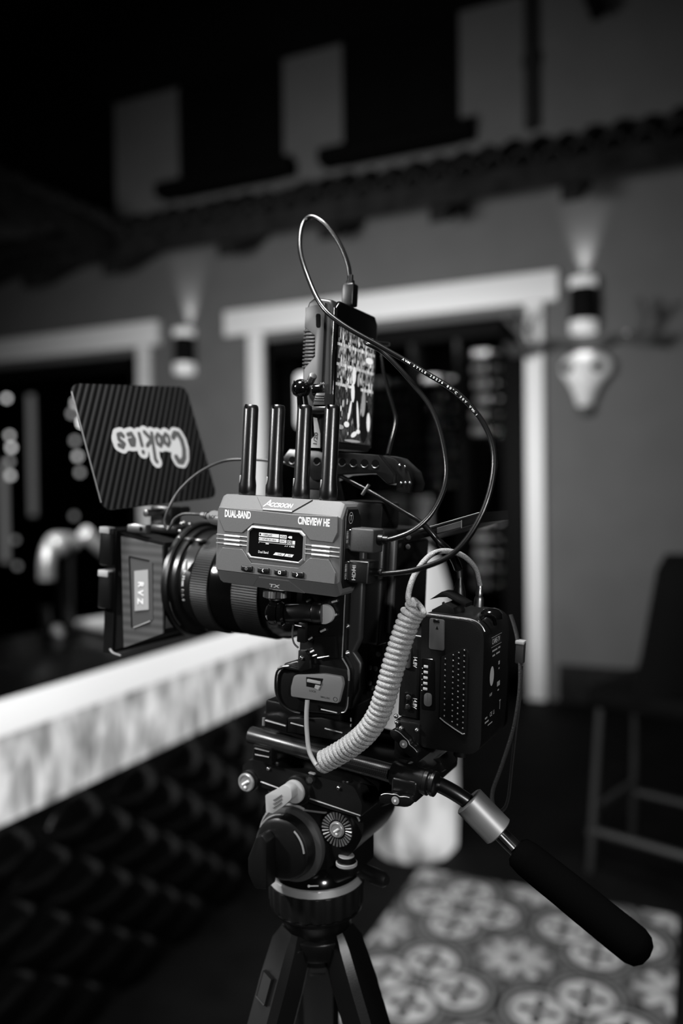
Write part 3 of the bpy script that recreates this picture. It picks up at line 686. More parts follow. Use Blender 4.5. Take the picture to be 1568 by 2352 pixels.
# buttons
for k, x in enumerate((69.3, 85.5, 101.7, 118.2)):
    b_ = tx.part('button', G().box(x - 5.4, x + 5.4, YF - 3.0, YF, 27.6, 32.1, .9, 3), BLACK)
    yb = YF - 3.08; gm = G()
    if k == 0: gm.stroke([(x + 1.1*math.cos(D(a)), 29.8 + 1.1*math.sin(D(a))) for a in range(125, 416, 24)], .22, (0, yb, 0), FX, FZ).stroke([(x, 30.0), (x, 31.1)], .22, (0, yb, 0), FX, FZ)
    elif k == 1: gm.stroke([(x + .5, 31.1), (x - .5, 29.9), (x + .5, 28.7)], .32, (0, yb, 0), FX, FZ)
    elif k == 2: gm.stroke([(x - 1, 31), (x + 1, 31), (x + 1, 28.9), (x - 1, 28.9), (x - 1, 31)], .3, (0, yb, 0), FX, FZ)
    else: gm.stroke([(x - .5, 31.1), (x + .5, 29.9), (x - .5, 28.7)], .32, (0, yb, 0), FX, FZ)
    tx.part('symbol', gm, GREYPRINT if k == 0 else WHITE, parent=b_, smooth=0)
# right-hand end: dark connector plate
tx.part('end_plate', G().prism([(-88, 22), (-66, 22), (-63.5, 26), (-63.5, 76), (-70, 84), (-88, 84), (-90.5, 78), (-90.5, 27)], 'x', 152.5, 155.6, .5, 1), BLACK)
tx.part('lettering', G().text('HDMI IN', (155.75, -88.6, 67), (0, 0, -1), (0, 1, 0), 1.7, .005, 1.0).text('HDMI OUT', (155.75, -88.6, 41), (0, 0, -1), (0, 1, 0), 1.7, .005, 1.0).text('T', (155.75, -83.9, 75.2), (0, 1, 0), FZ, 4.2, .01, .9)
        .stroke([(3.4*math.cos(2*math.pi*k/24), 4.4*math.sin(2*math.pi*k/24)) for k in range(25)], .22, (155.75, -82.4, 77.2), (0, 1, 0), FZ), WHITE, smooth=0)
# antennas
for x in (54, 81, 107, 132.5):
    a_ = tx.part('antenna', G().lathe((x, -79, 89), (x + (.6 if x < 60 else 0), -79, 190), [(0, 6.9), (1, 7.3), (9, 7.4), (15, 6.5), (73.5, 6.2), (75.6, 5.7), (76.6, 4.6)], 28), ANT)
    tx.part('collar', G().cyl((x, -79, 88.5), (x, -79, 90.5), 6.2, n=24), GLOSS, parent=a_)
    tx.part('notch', G().tube([(x - .4, -85.1, 165.6), (x - .4, -84.9, 162.2)], 1.05, 8), OLEDBLACK, parent=a_)
    tx.part('mark', G().box(x - 5.0, x - 3.2, -84.6, -83.2, 99, 106, .5, 1), TXLIGHT, parent=a_, label='pale reflection mark')  # small block drawn as the faint reflection on the antenna side

# video cables plugged into the transmitter
def plug_box(t, x0, x1, z0, z1, bumpy):
    p_ = t.part('plug', G().box(x0, x1, -89, -70, z0, z1, 1.4, 3), mat('speckled_plug', .03, .55, bump=(5000, .6, .0001), var=(5500, .004, .05)) if bumpy else BLACK)
    t.part('contact_shell', G().box(154.5, x0 + .5, -87, -72, z0 + 1.5, z1 - 1.5, .4, 1), CHROME, parent=p_)
    return p_
hc = [(177, -80, 36.3), (183, -80, 36.3), (187, -80, 36), (212, -75, 42), (238, -68, 57), (254, -58, 87), (258, -48, 122), (250, -44, 150), (226, -44, 177), (191, -46, 198), (160, -50, 215), (125, -54, 234), (102, -52, 252), (78, -38, 283), (59, -20, 311), (51, -5, 336), (57, 0, 345), (72, 0, 337), (88, 0, 318), (98, 0, 298), (101, 0, 281)]
hs = spline(hc, 10)
c1 = rig('video_cable', 'black video cable looping from the lower transmitter plug to the monitor top', 'cable', (180, -60, 30))
c1.part('jacket', G().tube(hs, 2.15, 12), CABLE)
p_ = plug_box(c1, 158.5, 176.5, 27.5, 45, False)
c1.part('plug_edge', G().tube([(175.6, -89.2, 28.2), (175.6, -89.2, 44.2), (166, -89.2, 44.2)], .2, 6), STEEL, parent=p_)
c1.part('lettering', G().text('HDMI', (165.4, -89.15, 29.3), (0, 0, 1), (-1, 0, 0), 2.9, .02, 1.15).poly([(161.6, -89.15, 37.4), (163.2, -89.15, 36.6), (163.2, -89.15, 38.2)]), GREYPRINT, parent=p_, smooth=0)
c1.part('strain_relief', G().lathe((176.5, -80, 36.3), (190, -80, 36.3), [(0, 3.2), (6, 3.0), (6.2, 3.8), (7.6, 3.8), (7.8, 2.6)], 20), BLACK)
c1.part('top_plug', G().box(95.5, 107, -5.5, 5.5, 261, 281, 1.6, 3), BLACK)
c1.part('strain_relief', G().lathe((101.2, 0, 281), (101, 0, 292), [(0, 4), (3, 3.6), (3.2, 2.6), (8, 2.5)], 18), BLACK)
# print along the cable
def along(path, text_, i0, size, gap, side):
    g_ = G(); s_ = 0; pos = []
    L = [0]
    for a, b in zip(path, path[1:]): L.append(L[-1] + (b - a).length)
    def at_(d):
        for i in range(len(L) - 1):
            if L[i+1] >= d: k = (d - L[i])/(L[i+1] - L[i]); return path[i].lerp(path[i+1], k), (path[i+1] - path[i]).normalized()
        return path[-1], (path[-1] - path[-2]).normalized()
    d = i0
    for ch in text_:
        if ch != ' ':
            p, t_ = at_(d); t_ = -t_   # reads from the monitor end downwards
            n_ = (Vector((-.47, -.88, 0)) + Vector((0, 0, side))).normalized(); n_ = (n_ - t_*n_.dot(t_)).normalized(); y_ = n_.cross(t_)
            g_.text(ch, p + n_*2.22 - y_*size/2 - t_*size*.35, t_, y_, size, .01, 1.15)
        d -= gap
    return g_
Lall = sum(((b - a).length for a, b in zip(hs, hs[1:])))
c1.part('printed_lettering', along(hs, 'AWM STYLE 20276 80°C 30V VW-1', 262, 1.7, 2.75, .35), WHITE, smooth=0)
c2 = rig('video_cable', 'black video cable curving up from the upper speckled transmitter plug', 'cable', (180, -60, 52))
c2.part('jacket', G().tube(spline([(180, -80, 62.5), (189, -80, 62.8), (205, -72, 71), (216, -62, 86), (221, -52, 108), (217, -46, 132), (204, -42, 164), (182, -40, 189), (157, -40, 212), (138, -38, 222), (124, 14, 230), (118, 50, 235), (98, 58, 237)], 10), 2.0, 12), CABLE)
plug_box(c2, 159, 179, 51.5, 70, True)
c2.part('strain_relief', G().lathe((178.5, -80, 62), (192, -80, 62.6), [(0, 4.2), (5, 3.9), (5.2, 3.0), (9, 2.8)], 20), BLACK)

# ------------------------------------------------------------------ ball mount under the transmitter
bm_ = rig('ball_mount', 'black ball joint with silver thumbwheel carrying the grey transmitter', 'ball mount', (100, -70, -18))
def kn(a): return lambda k: a if k % 2 else 0
bm_.part('thumbwheel', G().lathe((84.5, -76, 5), (84.5, -76, 13), [(0, 8.6), (.6, 9.4), (6.2, 9.4), (6.8, 8.6)], 52, kn(.75)), STEEL)
bm_.part('stud', G().cyl((84.5, -76, -4), (84.5, -76, 6), 2.2, n=18), CHROME)
bm_.part('collar', G().cyl((84.5, -76, 3), (84.5, -76, 5), 5.2, n=24, bev=.4), STEEL)
bm_.part('ball', G().ball((84.5, -74, -8), 9.2, 28), GLOSS)
bm_.part('socket', G().lathe((80, -76, -8), (96, -72, -7), [(0, 8), (1, 10.2), (5, 10.6), (8, 9.8)], 32).lathe((89, -76, -8), (100, -72, -7), [(0, 10), (3, 10.2), (5, 8.6)], 32), GLOSS)
bm_.part('arm', G().cyl((94, -73, -7.5), (118, -66, -5), 7.6, n=28, bev=1), SATIN)
bm_.part('ring', G().cyl((116, -66.5, -5), (124, -64, -4.6), 8.8, n=32, bev=.8), SATIN)
bm_.part('clamp_lever', G().box(106, 114, -74, -69, -30, -13, 1.2), SATIN)
bm_.part('lever_wire', G().tube(spline([(103, -75.5, -16), (103, -75.5, -25), (105, -75.5, -31), (109, -75.5, -34)], 5), .8, 8).tube([(103, -75.5, -15.6), (111.5, -75.5, -16)], .8, 8), STEEL)
bm_.part('lock_disc', G().cyl((124, -57, -6), (124.5, -63, -6), 8.2, n=32, bev=.5), mat('pale_disc', .42, .5))

# ------------------------------------------------------------------ cinema camera body in its cage
ca = rig('cinema_camera', 'black cinema camera body inside a bolted metal cage', 'camera', (135, 0, -100))
ca.part('body', G().box(104, 166, -40, 46, -32, 66, 5, 3).box(104, 140, -40, 46, -92, -28, 4, 3), BLACK)
ca.part('rear_shell', G().prism([(150, 62), (171, 58), (172, -20), (168, -31), (150, -32)], 'y', -24, 48, 3), BLACK)
ca.part('rear_grip', G().box(164.5, 171, -28.5, -22, -22, 60, 2.5, 3), mat('satin_edge', .05, .45))
side = [(98, 60), (139, 60), (139.5, -8), (139.8, -41), (145, -48), (147, -53), (147.5, -74), (146.5, -84), (142, -87.5), (98, -91), (80, -88), (77, -80), (78, -64), (84, -58), (98, -52)]
ca.part('cage_side', G().prism(side, 'y', -55, -42, 1.0, 2), SATIN)
ca.part('cage_edge', G().tube(spline([(139.7, -55.3, 18), (139.8, -55.3, -8), (140, -55.3, -41)], 4), .55, 8).tube(spline([(140.2, -55.3, -41.6), (145.2, -55.3, -48), (147, -55.3, -52.5), (147.4, -55.3, -59.5)], 5), .75, 8).tube(spline([(147.3, -55.3, -73), (147, -55.3, -81), (145, -55.3, -86), (142, -55.3, -87.4)], 5), .6, 8), mat('edge_highlight', .55, .3, .8))  # pale metal tubes drawn as highlights along the cage edges, not wear
ca.part('second_plate', G().prism([(138, 60), (150.5, 60), (151, -26), (145.5, -38), (153, -46), (154, -69), (147, -86), (138, -88)], 'y', -45, -36, 3.2, 3), mat('satin_grey_side', .022, .42))
ca.part('door_recess', G().prism([(113, -27), (133, -24), (136, -42), (112, -46)], 'y', -57, -54, .8), MATTE)
for x, z, sl, r in ((106.3, 3, 30, 3.2), (131.9, -6.6, 32, 3.2), (121.5, -20.7, 30, 3.6), (131, 5, 20, 3.4), (144.6, -14.2, 35, 2.0), (145.8, -36.3, 20, 2.2), (109.6, -29.2, 35, 2.8), (112, -40, 30, 3)):
    screw(ca, x, z, -55.2, r, sl, BLACK if r > 2.5 else STEEL)
ca.part('rear_tab', G().box(150, 164, -29, -25, -74, -28, 1.2), BLACK)
for x, z in ((161.7, -39.6), (154.2, -52.2), (159.6, -52.2), (154.9, -65.3), (157, -69), (176, 60), (176, 52)):
    screw(ca, x, z, -30 if z < 0 else -12, 2.2, None)
for a, b in (((123.6, -87.4), (138.9, -87.6)), ((118, -44.6), (129, -41.2)), ((112.5, -44), (117, -42))):
    ca.part('machined_edge_glint', G().tube([(a[0], -57.5, a[1]), (b[0], -57.5, b[1])], .7, 8), mat('edge_highlight', .55, .3, .8))  # short pale tubes put in as edge highlights
# open battery bay with its hinged door
ca.part('battery_bay', G().prism([(84, -55), (96, -50), (146, -50), (148, -60), (147, -83), (140, -90), (92, -95), (80, -90), (76, -80), (77, -66)], 'y', -55.9, -47, 2.2, 3), BLACK)
ca.part('bay_lip', G().tube(spline([(86, -58, -56.5), (79, -58, -62), (77.5, -58, -72), (79, -58, -82), (85, -58, -90), (95, -58, -94), (104, -58, -94.5)], 6), 1.1, 8), SATIN)
dr = ca.part('bay_door', G().prism([(83, -56.5), (92, -54.5), (101, -55), (101, -40), (108, -39), (112, -44), (113, -54), (104, -57.5), (92, -58)], 'y', -62, -57, 1.0), BLACK)
ca.part('hinge_pin', G().ball((105.2, -62.5, -45.3), 1.9, 12), CHROME, parent=dr)
ca.part('door_edge', G().tube(spline([(80.5, -60, -58.8), (86, -61, -56.4), (93, -62, -54.4)], 5), .8, 8), mat('edge_highlight', .55, .3, .8))
# flip-out screen, edge on, opened to the rear
fl = ca.part('flip_screen', G().prism([(146, 60), (163, 58.5), (237, 85.5), (238, 77), (165, 52), (146, 50)], 'y', -12, 70, 1.2, 2), SATIN)
ca.part('screen_side_mark', G().prism([(201, 70.0), (222, 77.5), (222.3, 72.2), (201.4, 65.2)], 'y', -12.9, -11.8, .3, 1), mat('satin_edge2', .045, .4), parent=fl)
ca.part('screen_side_rim', G().tube([(222.2, -13, 78), (222.6, -13, 71.5)], .5, 6).tube([(160, -12.6, 59), (198, -12.6, 71.7), (237, -12.6, 85.4)], .35, 6), mat('edge_highlight', .55, .3, .8), parent=fl)
ca.part('top_mount', G().box(112, 150, -12, 26, 64, 88, 3), BLACK)
ca.part('top_bracket', G().prism([(62, 62), (96, 62), (98, 84), (92, 104), (70, 104), (64, 84)], 'y', -16, 18, 2), BLACK)
ca.part('lens_mount', G().lathe((80, 0, -1), (106, 0, -1), [(0, 33), (2, 35), (16, 36), (26, 38)], 56), SATIN)

# ------------------------------------------------------------------ lens
ln = rig('camera_lens', 'large black zoom lens with two ribbed rings', 'lens', (10, 0, -50))
A0, A1 = (0, 0, -1), (1, 0, -1)
ln.part('front_barrel', G().lathe(A0, A1, [(-53.5, 40), (-53, 50), (-50, 51), (-49, 53), (-42, 53), (-41, 49.5), (-28, 49.5)], 84), SATIN)
ln.part('focus_ring', G().lathe(A0, A1, [(-28.2, 47), (-27.4, 48.6), (-8, 48.6), (-7.2, 47)], 260, kn(.55)), RUBBER)
ln.part('middle_barrel', G().lathe(A0, A1, [(-8, 47), (-4, 47.6), (10, 46.8), (18, 46.2)], 84), GLOSS)
ln.part('zoom_ring', G().lathe(A0, A1, [(17.6, 44.6), (18.4, 46.4), (46.2, 46.4), (47, 44.8)], 240, kn(.5)), RUBBER)
ln.part('rear_barrel', G().lathe(A0, A1, [(46.5, 45), (58, 44.6), (66, 41), (77, 38), (79.5, 34)], 84), GLOSS)
tx_arc = G()
for k, ch in enumerate('18-35mm 1:1.8'):
    if ch == ' ': continue
    a = D(20) - k*D(2.9); p = Vector((-36, -51.2*math.cos(a)*.968, -1 + 51.2*math.sin(a)*.968)); r_ = Vector((0, -math.cos(a), math.sin(a))); t_ = Vector((0, math.sin(a), math.cos(a)))*-1
    tx_arc.text(ch, p + r_*.2, t_, (1, 0, 0), 2.6, .01, .9)
ln.part('engraved_lettering', tx_arc, WHITE, smooth=0)
ln.part('scale_mark', G().box(-33, -31, -50.6, -48, 14, 24, .5), LTGREY)
for x in (-44, -30):
    ln.part('gear_mark', G().box(x - 5, x + 4, -34, -26, 39.5, 42.5, 1), STEEL)

# ------------------------------------------------------------------ matte box with raised flag
mb = rig('matte_box', 'black matte box on the lens front with a raised ribbed flag', 'matte box', (-85, 0, -74))
def rect(x, y0, y1, z0, z1): return [(x, y0, z0), (x, y1, z0), (x, y1, z1), (x, y0, z1)]
mb.part('hood', G().loft([rect(-105, -62, 62, -70, 45), rect(-56, -52, 52, -50, 38), rect(-56, -47, 47, -45, 33), rect(-105, -58, 58, -66, 41)], cap=False).loft([rect(-105, -62, 62, -70, 45), rect(-105, -58, 58, -66, 41)], cap=False), MATTE, smooth=15)
mb.part('rear_plate', G().lathe((-54.5, 0, -1), (0, 0, -1), [(0, 53.6), (0, 57.5), (4, 57.5), (5.5, 56), (5.5, 53.6), (0, 53.6)], 64, cap=False), BLACK)
mb.part('front_frame', G().loft([rect(-118, -64, 64, -74, 48), rect(-106, -64, 64, -73, 46), rect(-106, -56, 56, -65, 38), rect(-118, -56, 56, -66, 40), rect(-118, -64, 64, -74, 48)], cap=False), SATIN, smooth=15)
sp_ = mb.part('side_panel', G().loft([[(-101, -63.2, 41), (-57.5, -54.3, 34.8), (-53, -54.0, -48), (-93, -62.6, -66)], [(-101, -61, 41), (-57.5, -52, 34.8), (-53, -52, -48), (-93, -60, -66)]]), RIBPANEL, label='ribbed charcoal side panel', smooth=15)
def onside(x, z, lift): # point on the slanting side panel
    k = (x + 101)/45; return (x, -63.2 + 9.0*k - lift, z)
mb.part('inset_panel', G().loft([[onside(*p, .9) for p in ((-90, 21.7), (-66.5, 18.5), (-63.5, -36), (-84.5, -45))], [onside(*p, -.5) for p in ((-90, 21.7), (-66.5, 18.5), (-63.5, -36), (-84.5, -45))]]), PANELG, parent=sp_, smooth=15)
mb.part('inset_shadow_gap', G().tube([onside(-90.6, 22.3, .6), onside(-85.3, -45.5, .6)], .9, 6).tube([onside(-90.6, 22.3, .6), onside(-70, 19.8, .6)], .8, 6), MATTE, parent=sp_)
mb.part('inset_rim', G().tube([onside(-83, -45.6, .9), onside(-66, -37.6, .9)], .7, 6), mat('inset_rim_grey', .16, .5), parent=sp_)
lb = [(-84.3, 9.0), (-70, 11.5), (-67.8, -26.5), (-82.3, -29.3)]
mb.part('label_plate', G().loft([[onside(*p, 1.6) for p in lb], [onside(*p, .4) for p in lb]]), LABELG, parent=sp_, label='pale grey label', smooth=15)
lx = Vector(onside(-72.5, 0, 1.8)) - Vector(onside(-80.5, 0, 1.8)); lx.normalize()
gl = G()
for ch, z in (('R', -.6), ('V', -8.6), ('Z', -16.6)): gl.text(ch, Vector(onside(-79.4, z, 1.85)), (.06, 0, -1), lx, 5.6, .035, 1.05)
mb.part('label_lettering', gl, WHITE, parent=sp_, smooth=0)
for z0, z1 in ((-8, 6), (34, 48)):
    cl = mb.part('side_clamp', G().box(-122, -107, -70, -62, z0 - 22, z1, 1.5), SATIN)
    mb.part('clamp_pad', G().box(-121.5, -109, -71.2, -63, z1 - 5, z1 + 1.2, .6), LTGREY, parent=cl)
mb.part('latch_tab', G().prism([(-97, 46), (-88, 45), (-73.5, 45.5), (-73.5, 53.5), (-88, 54), (-96.5, 52.5)], 'y', -60, -52, 1), STEEL)
mb.part('latch_hole', G().cyl((-79, -60.2, 49.5), (-79, -59.5, 49.5), 2.2, n=16), NIGHT)
mb.part('tray_rod', G().tube(spline([(-109, -64.5, -69.5), (-104, -65, -72.5), (-95, -64, -74)], 5), 1.0, 8), mat('inset_rim_grey', .16, .5))
# flag
B0 = Vector((-97, -92, 66)); du = Vector((22, 142, 13)); dv = Vector((-47, -1, 117)); LU, LV = du.length, dv.length
eu = du.normalized(); ev = (dv - eu*dv.dot(eu)).normalized(); en = eu.cross(ev).normalized()
if en.x < 0: en = -en      # faces the rear
fp = []
for cx_, cz_, a0 in ((LU - 9, 9, -90), (LU - 9, LV - 9, 0), (9, LV - 9, 90), (9, 9, 180)):
    for k in range(6): a = D(a0 + 18*k); fp.append((cx_ + 9*math.cos(a), cz_ + 9*math.sin(a)))
sh = dv.dot(eu)/LV
FP = lambda u_, v_, l: B0 + eu*(u_ + sh*v_) + ev*v_ + en*l
fg = G().loft([[FP(u_, v_, 0) for u_, v_ in fp], [FP(u_, v_, 1.8) for u_, v_ in fp]])
fg.uv = lambda p: ((p - B0).dot(eu), (p - B0).dot(ev))
flag = mb.part('flag', fg, FLAGM, smooth=30, label='ribbed carbon flag tilted up')
mb.part('flag_edge', G().tube([FP(.2, 8, .9), FP(.2, LV - 8, .9)], .9, 6), STEEL, parent=flag)
# sticker lettering, upside down: script strokes
LET = {'C': [[(11, 27), (9.5, 30.5), (6, 31), (2.6, 27), (.8, 20), (1, 12), (3.4, 6.5), (7, 6), (9.6, 9.5)]],
       'o': [[(3, 5), (5.6, 8), (5.4, 13), (2.8, 15), (.6, 12), (.7, 7), (3, 5)]],
       'k': [[(.6, 5), (1.5, 14), (2.6, 27), (1.6, 29)], [(7.6, 15.5), (2, 10.4), (7.6, 4.2)]],
       'i': [[(1.2, 14.5), (1.6, 5)], [(1.4, 20), (1.5, 20.3)]],
       'e': [[(.8, 10), (5.6, 10.6), (4.6, 14.4), (2, 14.2), (.6, 9.6), (2.4, 5), (5.8, 6)]],
       's': [[(6, 14), (3, 15.5), (1, 12.8), (5, 9.2), (4.8, 5.4), (1.8, 4.6), (.4, 6.4)]]}
order = [('C', 0, 0), ('o', 15.5, 2), ('o', 24.5, 2.5), ('k', 34, 2), ('i', 47, 3), ('e', 54.5, 3), ('s', 66, 4)]
white, grey = G(), G()

oo = FP(LU*.5 + 47, LV*.39 + 31, 2.05); oo2 = FP(LU*.5 + 47, LV*.39 + 31, 2.3)
X_ = (-eu*1.12 + ev*.07); Y_ = (-ev*1.2 - eu*.1)
wst, gst = [([(4, 18), (20, 14), (44, 14), (70, 14.5)], 9.0)], []
for ch, ox, oz in order:
    for st in LET[ch]:
        pth = [(x*1.12 + ox, z*1.05 + oz) for x, z in st]
        wst.append((pth, 5.6)); gst.append((pth, 1.8 if ch != 'C' else 2.6))
blob_sheet(white, wst, oo, X_, Y_, .9); blob_sheet(grey, gst, oo2, X_, Y_, .55)
st_ = mb.part('sticker', white, mat('sticker_white', .36, .6), parent=flag, label='white outlined name sticker, upside down', smooth=0)
mb.part('sticker_lettering', grey, mat('sticker_grey', .05, .6), parent=flag, smooth=0)
mb.part('flag_bracket', G().box(-106, -78, -18, -2, 48, 70, 2).box(-98, -60, -30, 30, 44, 52, 2), SATIN)
mb.part('flag_hinge', G().cyl((-92, -40, 63), (-88, 20, 66), 3.5, n=16, bev=.6), STEEL)
for k, (x, y, z) in enumerate(((-62, -18, 55), (-55, -18, 54), (-47, -40, 56), (-47, -42, 49), (-46, -44, 43))): mb.part('bracket_screw', G().ball((x, y, z), 2.0, 12), STEEL)

# ------------------------------------------------------------------ battery plate and battery
vp = rig('battery_plate', 'black battery mounting plate with white voltage lettering', 'battery plate', (192, 0, -90))
vp.part('plate', G().box(183, 202, -33, 34, -88, -18, 2, 3), BLACK)
vp.part('lettering', G().text('14.8V', (194.6, -33.15, -35.6), (0, 0, -1), FX, 3.4, .012, .82).text('14.8V', (196.4, -33.15, -69.8), (0, 0, -1), FX, 3.4, .012, .82), WHITE, smooth=0)
lt = vp.part('release_latch', G().box(185.2, 192.2, -37, -32, -46, -25, 1, 2), mat('latch_grey', .06, .45))
vp.part('latch_slider', G().box(186, 192.6, -38.5, -36.5, -39.5, -26.5, .6, 2), STEEL, parent=lt)
so = vp.part('power_socket', G().box(188.8, 196.4, -35, -32.5, -82, -66.5, 1.2, 2), GLOSS)
for z in (-70.2, -78): vp.part('socket_pin', G().cyl((192.6, -35.4, z), (192.6, -34.6, z), 2.3, n=16, bev=.5), CHROME, parent=so)
vp.part('base_clamp', G().box(184, 206, -40, 20, -121.5, -88.5, 2), SATIN)
for x, z in ((185, -86), (186, -91), (190, -95), (204, -94), (206, -110)): vp.part('bolt', G().ball((x, -40.5, z), 2.0, 12), STEEL)
wing(vp, (196.5, -41, -104.5), D(-55), 15, 8)

bt = rig('camera_battery', 'black block battery with studded grip on the camera rear', 'battery', (230, 0, -108))
def rnd(pts, rads, n=7):
    out = []; N = len(pts)
    for i in range(N):
        p = Vector(pts[i]); a = (Vector(pts[i-1]) - p); b = (Vector(pts[(i+1) % N]) - p); r = rads[i]
        if r <= 0: out.append(tuple(p)); continue
        A = p + a.normalized()*r; B = p + b.normalized()*r
        for k in range(n + 1):
            t_ = k/n; out.append(tuple(A*(1-t_)**2 + p*2*t_*(1-t_) + B*t_*t_))
    return out
ol = rnd([(201.5, .5), (254.5, 1.2), (257.5, -105), (206, -108)], [1.5, 17, 13, 5])
shell = bt.part('shell', G().prism(ol, 'y', -38, 36, 2.4, 3), BLACK)
bt.part('seam', G().tube([(p[0] + (.25 if p[0] > 240 else 0), -33, p[1] + (.3 if p[1] > -10 else 0)) for p in ol[3:14]], .45, 6), mat('edge_highlight', .55, .3, .8))
bt.part('corner_highlight_edge', G().tube([(p[0] - .9, -37.6, p[1] - .9) for p in ol[2:13]], .5, 6), SATIN)
flp = bt.part('port_flap', G().prism(rnd([(209, -1.2), (221.8, -1.2), (223, -26.2), (210, -26.4)], [2]*4, 3), 'y', -39.6, -37.5, .5, 2), BATTG)
bt.part('finger_notch', G().box(212.5, 218, -40, -38.5, -4.2, -1.6, .4, 1), BLACK, parent=flp)
bt.part('flap_mark', G().poly([(215, -39.72, -9.5), (217.4, -39.72, -9.5), (216.2, -39.72, -6.6)]), BLACK, parent=flp, smooth=0)
bt.part('gauge_panel', G().prism(rnd([(203.5, -34.8), (215, -34.3), (217.8, -76), (206, -77)], [2]*4, 3), 'y', -38.6, -37.5, .3, 1), GLOSS)
for k in range(5):
    z = -41.2 - 4.55*k
    bt.part('gauge_light', G().box(206.2 + k*.1, 210 + k*.1, -39.1, -38.2, z - 1.2, z + 1.0, .4, 2), LABELG)
    bt.part('gauge_dot', G().ball((205.2 + k*.1, -38.8, z - 1.9), .35, 8), WHITE)
bt.part('check_button', G().prism(rnd([(208, -62.6), (214.6, -62.2), (215, -73), (208.4, -73.2)], [3.2]*4, 5), 'y', -39.6, -37.5, .5, 2), BATTG)
gp = rnd([(220.8, -31.2), (239, -21.6), (242.8, -22.5), (245.2, -89.5), (242, -90), (222.4, -81)], [1.5, 1.5, 2.5, 1.5, 1.5, 1.5], 3)
grip = bt.part('grip_panel', G().prism(gp, 'y', -39.2, -37.5, .6, 2), BLACK)
bt.part('grip_edge', G().tube([(222.5, -39.4, -80.5), (227, -39.4, -83.2), (236, -39.4, -87.4), (242.2, -39.4, -89.9), (244.2, -39.4, -89.2)], .55, 8), mat('edge_highlight', .55, .3, .8), parent=grip)
for (xa, za, xb, zb, n) in ((224.4, -32.3, 226.2, -78.3, 11), (230.9, -28.3, 233.0, -81.8, 13), (235.4, -25.7, 237.5, -83.4, 14), (239.9, -23.1, 242.2, -85.3, 15)):
    for k in range(n):
        q = k/(n-1); bt.part('stud', G().ball((xa + (xb - xa)*q, -39.2, za + (zb - za)*q), .85, 10), mat('stud_grey', .05, .22, 0, .9), parent=grip)
# printed rear face
RX = 257.2
def rearx(z): return 254.5 + 3*(-(z - 1.2)/106.2) + .25
YX, YZ = (0, 1, 0), (.028*-1, 0, 1)
bt.part('rear_lettering', G().text('CAME-TV', (rearx(-19), -17, -20.2), YX, YZ, 4.2, .012, .85).text('14.8V', (rearx(-60), -20, -62), YX, YZ, 2.4, .01, .9).text('CE', (rearx(-75), -17, -79), YX, YZ, 3.4, .01, 1).text('Li', (rearx(-75), -8, -79), YX, YZ, 3.4, .01, 1), mat('rear_print', .4, .6), smooth=0)
rl = G()
def bar_(y0, y1, z, h): rl.poly([(rearx(z), y0, z), (rearx(z), y1, z), (rearx(z + h), y1, z + h), (rearx(z + h), y0, z + h)])
for a in ((-19, 9, -14.6, .4), (-19, 9, -22.6, .4), (-16, -2, -26.5, 1.4), (0, 6, -26.3, 1.4), (-15, -8, -30.5, 1.4), (-5, 5, -30.3, 1.4), (2, 6, -40, 3), (3, 5.5, -44, 1.4), (0, 8, -58, 4), (2, 6, -62, 1.2), (-30, -24, -78, 1.4), (-30, -20, -81.5, 1.4), (-22, -10, -85, 1.0), (8, 12, -72, 1), (9.5, 10.5, -79, 7)): bar_(*a)
bt.part('rear_print', rl, mat('rear_print2', .3, .6), smooth=0)
el = G().poly([(rearx(-46 + 8*math.sin(2*math.pi*k/20)), -15 + 5.5*math.cos(2*math.pi*k/20), -46 + 8*math.sin(2*math.pi*k/20)) for k in range(20)])
bt.part('globe_mark', el, mat('rear_print', .4, .6), smooth=0)
# top: belt clip, sockets
bt.part('top_ridge', G().prism([(203, 0), (203, 2), (214, 9), (222, 6), (224, 0)], 'y', -20, 6, .8), BLACK)
cl = bt.part('clip', G().prism([(196.5, 8.5), (207, 16.5), (212, 16.5), (229, 9), (229, 6), (212, 12.5), (205, 11.5)], 'y', -10, 8, .8, 2), MATTE)
for k in range(5): bt.part('clip_rib', G().box(209 + k*2.6, 210.3 + k*2.6, -12.5, -9, .5 - k*.6, 8.5 - k*.9, .4, 1), BLACK, parent=cl)
bt.part('top_hump', G().lathe((247, 4, -2), (247, 4, 20), [(0, 9.5), (4, 9), (7, 6), (8, 3)], 28), GLOSS)
bt.part('ring_mount', G().tube(spline([(246, -22, 1), (251, -22, 4), (255, -18, 2), (256, -14, -4)], 5), 1.6, 8), GLOSS)
strp = [(256, 30, -2), (261, 28, -13), (265, 25, -24), (269, 22, -43), (270, 20, -68), (267, 18, -98), (260, 15, -129), (254, 14, -152), (256, 14, -165), (263, 14, -166), (267, 16, -156), (268, 18, -128), (269, 20, -98), (270.5, 22, -69), (270, 24, -43)]
ws = bt.part('wrist_strap', G().tube(spline(strp, 8), 2.6, 8, .45), mat('strap_webbing', .02, .6, bump=(900, .6, .001)))
bt.part('strap_keeper', G().box(264.5, 271.5, 20, 28, -41, -22, 1.2, 2), mat('strap_leather', .03, .4), parent=ws)
bt.part('strap_end', G().box(264, 271.5, 19.5, 28.5, -24.5, -21.5, .6, 2), LABELG, parent=ws)
bt.part('under_socket', G().cyl((232, -10, -118), (232, -10, -106), 6, n=20), BLACK)

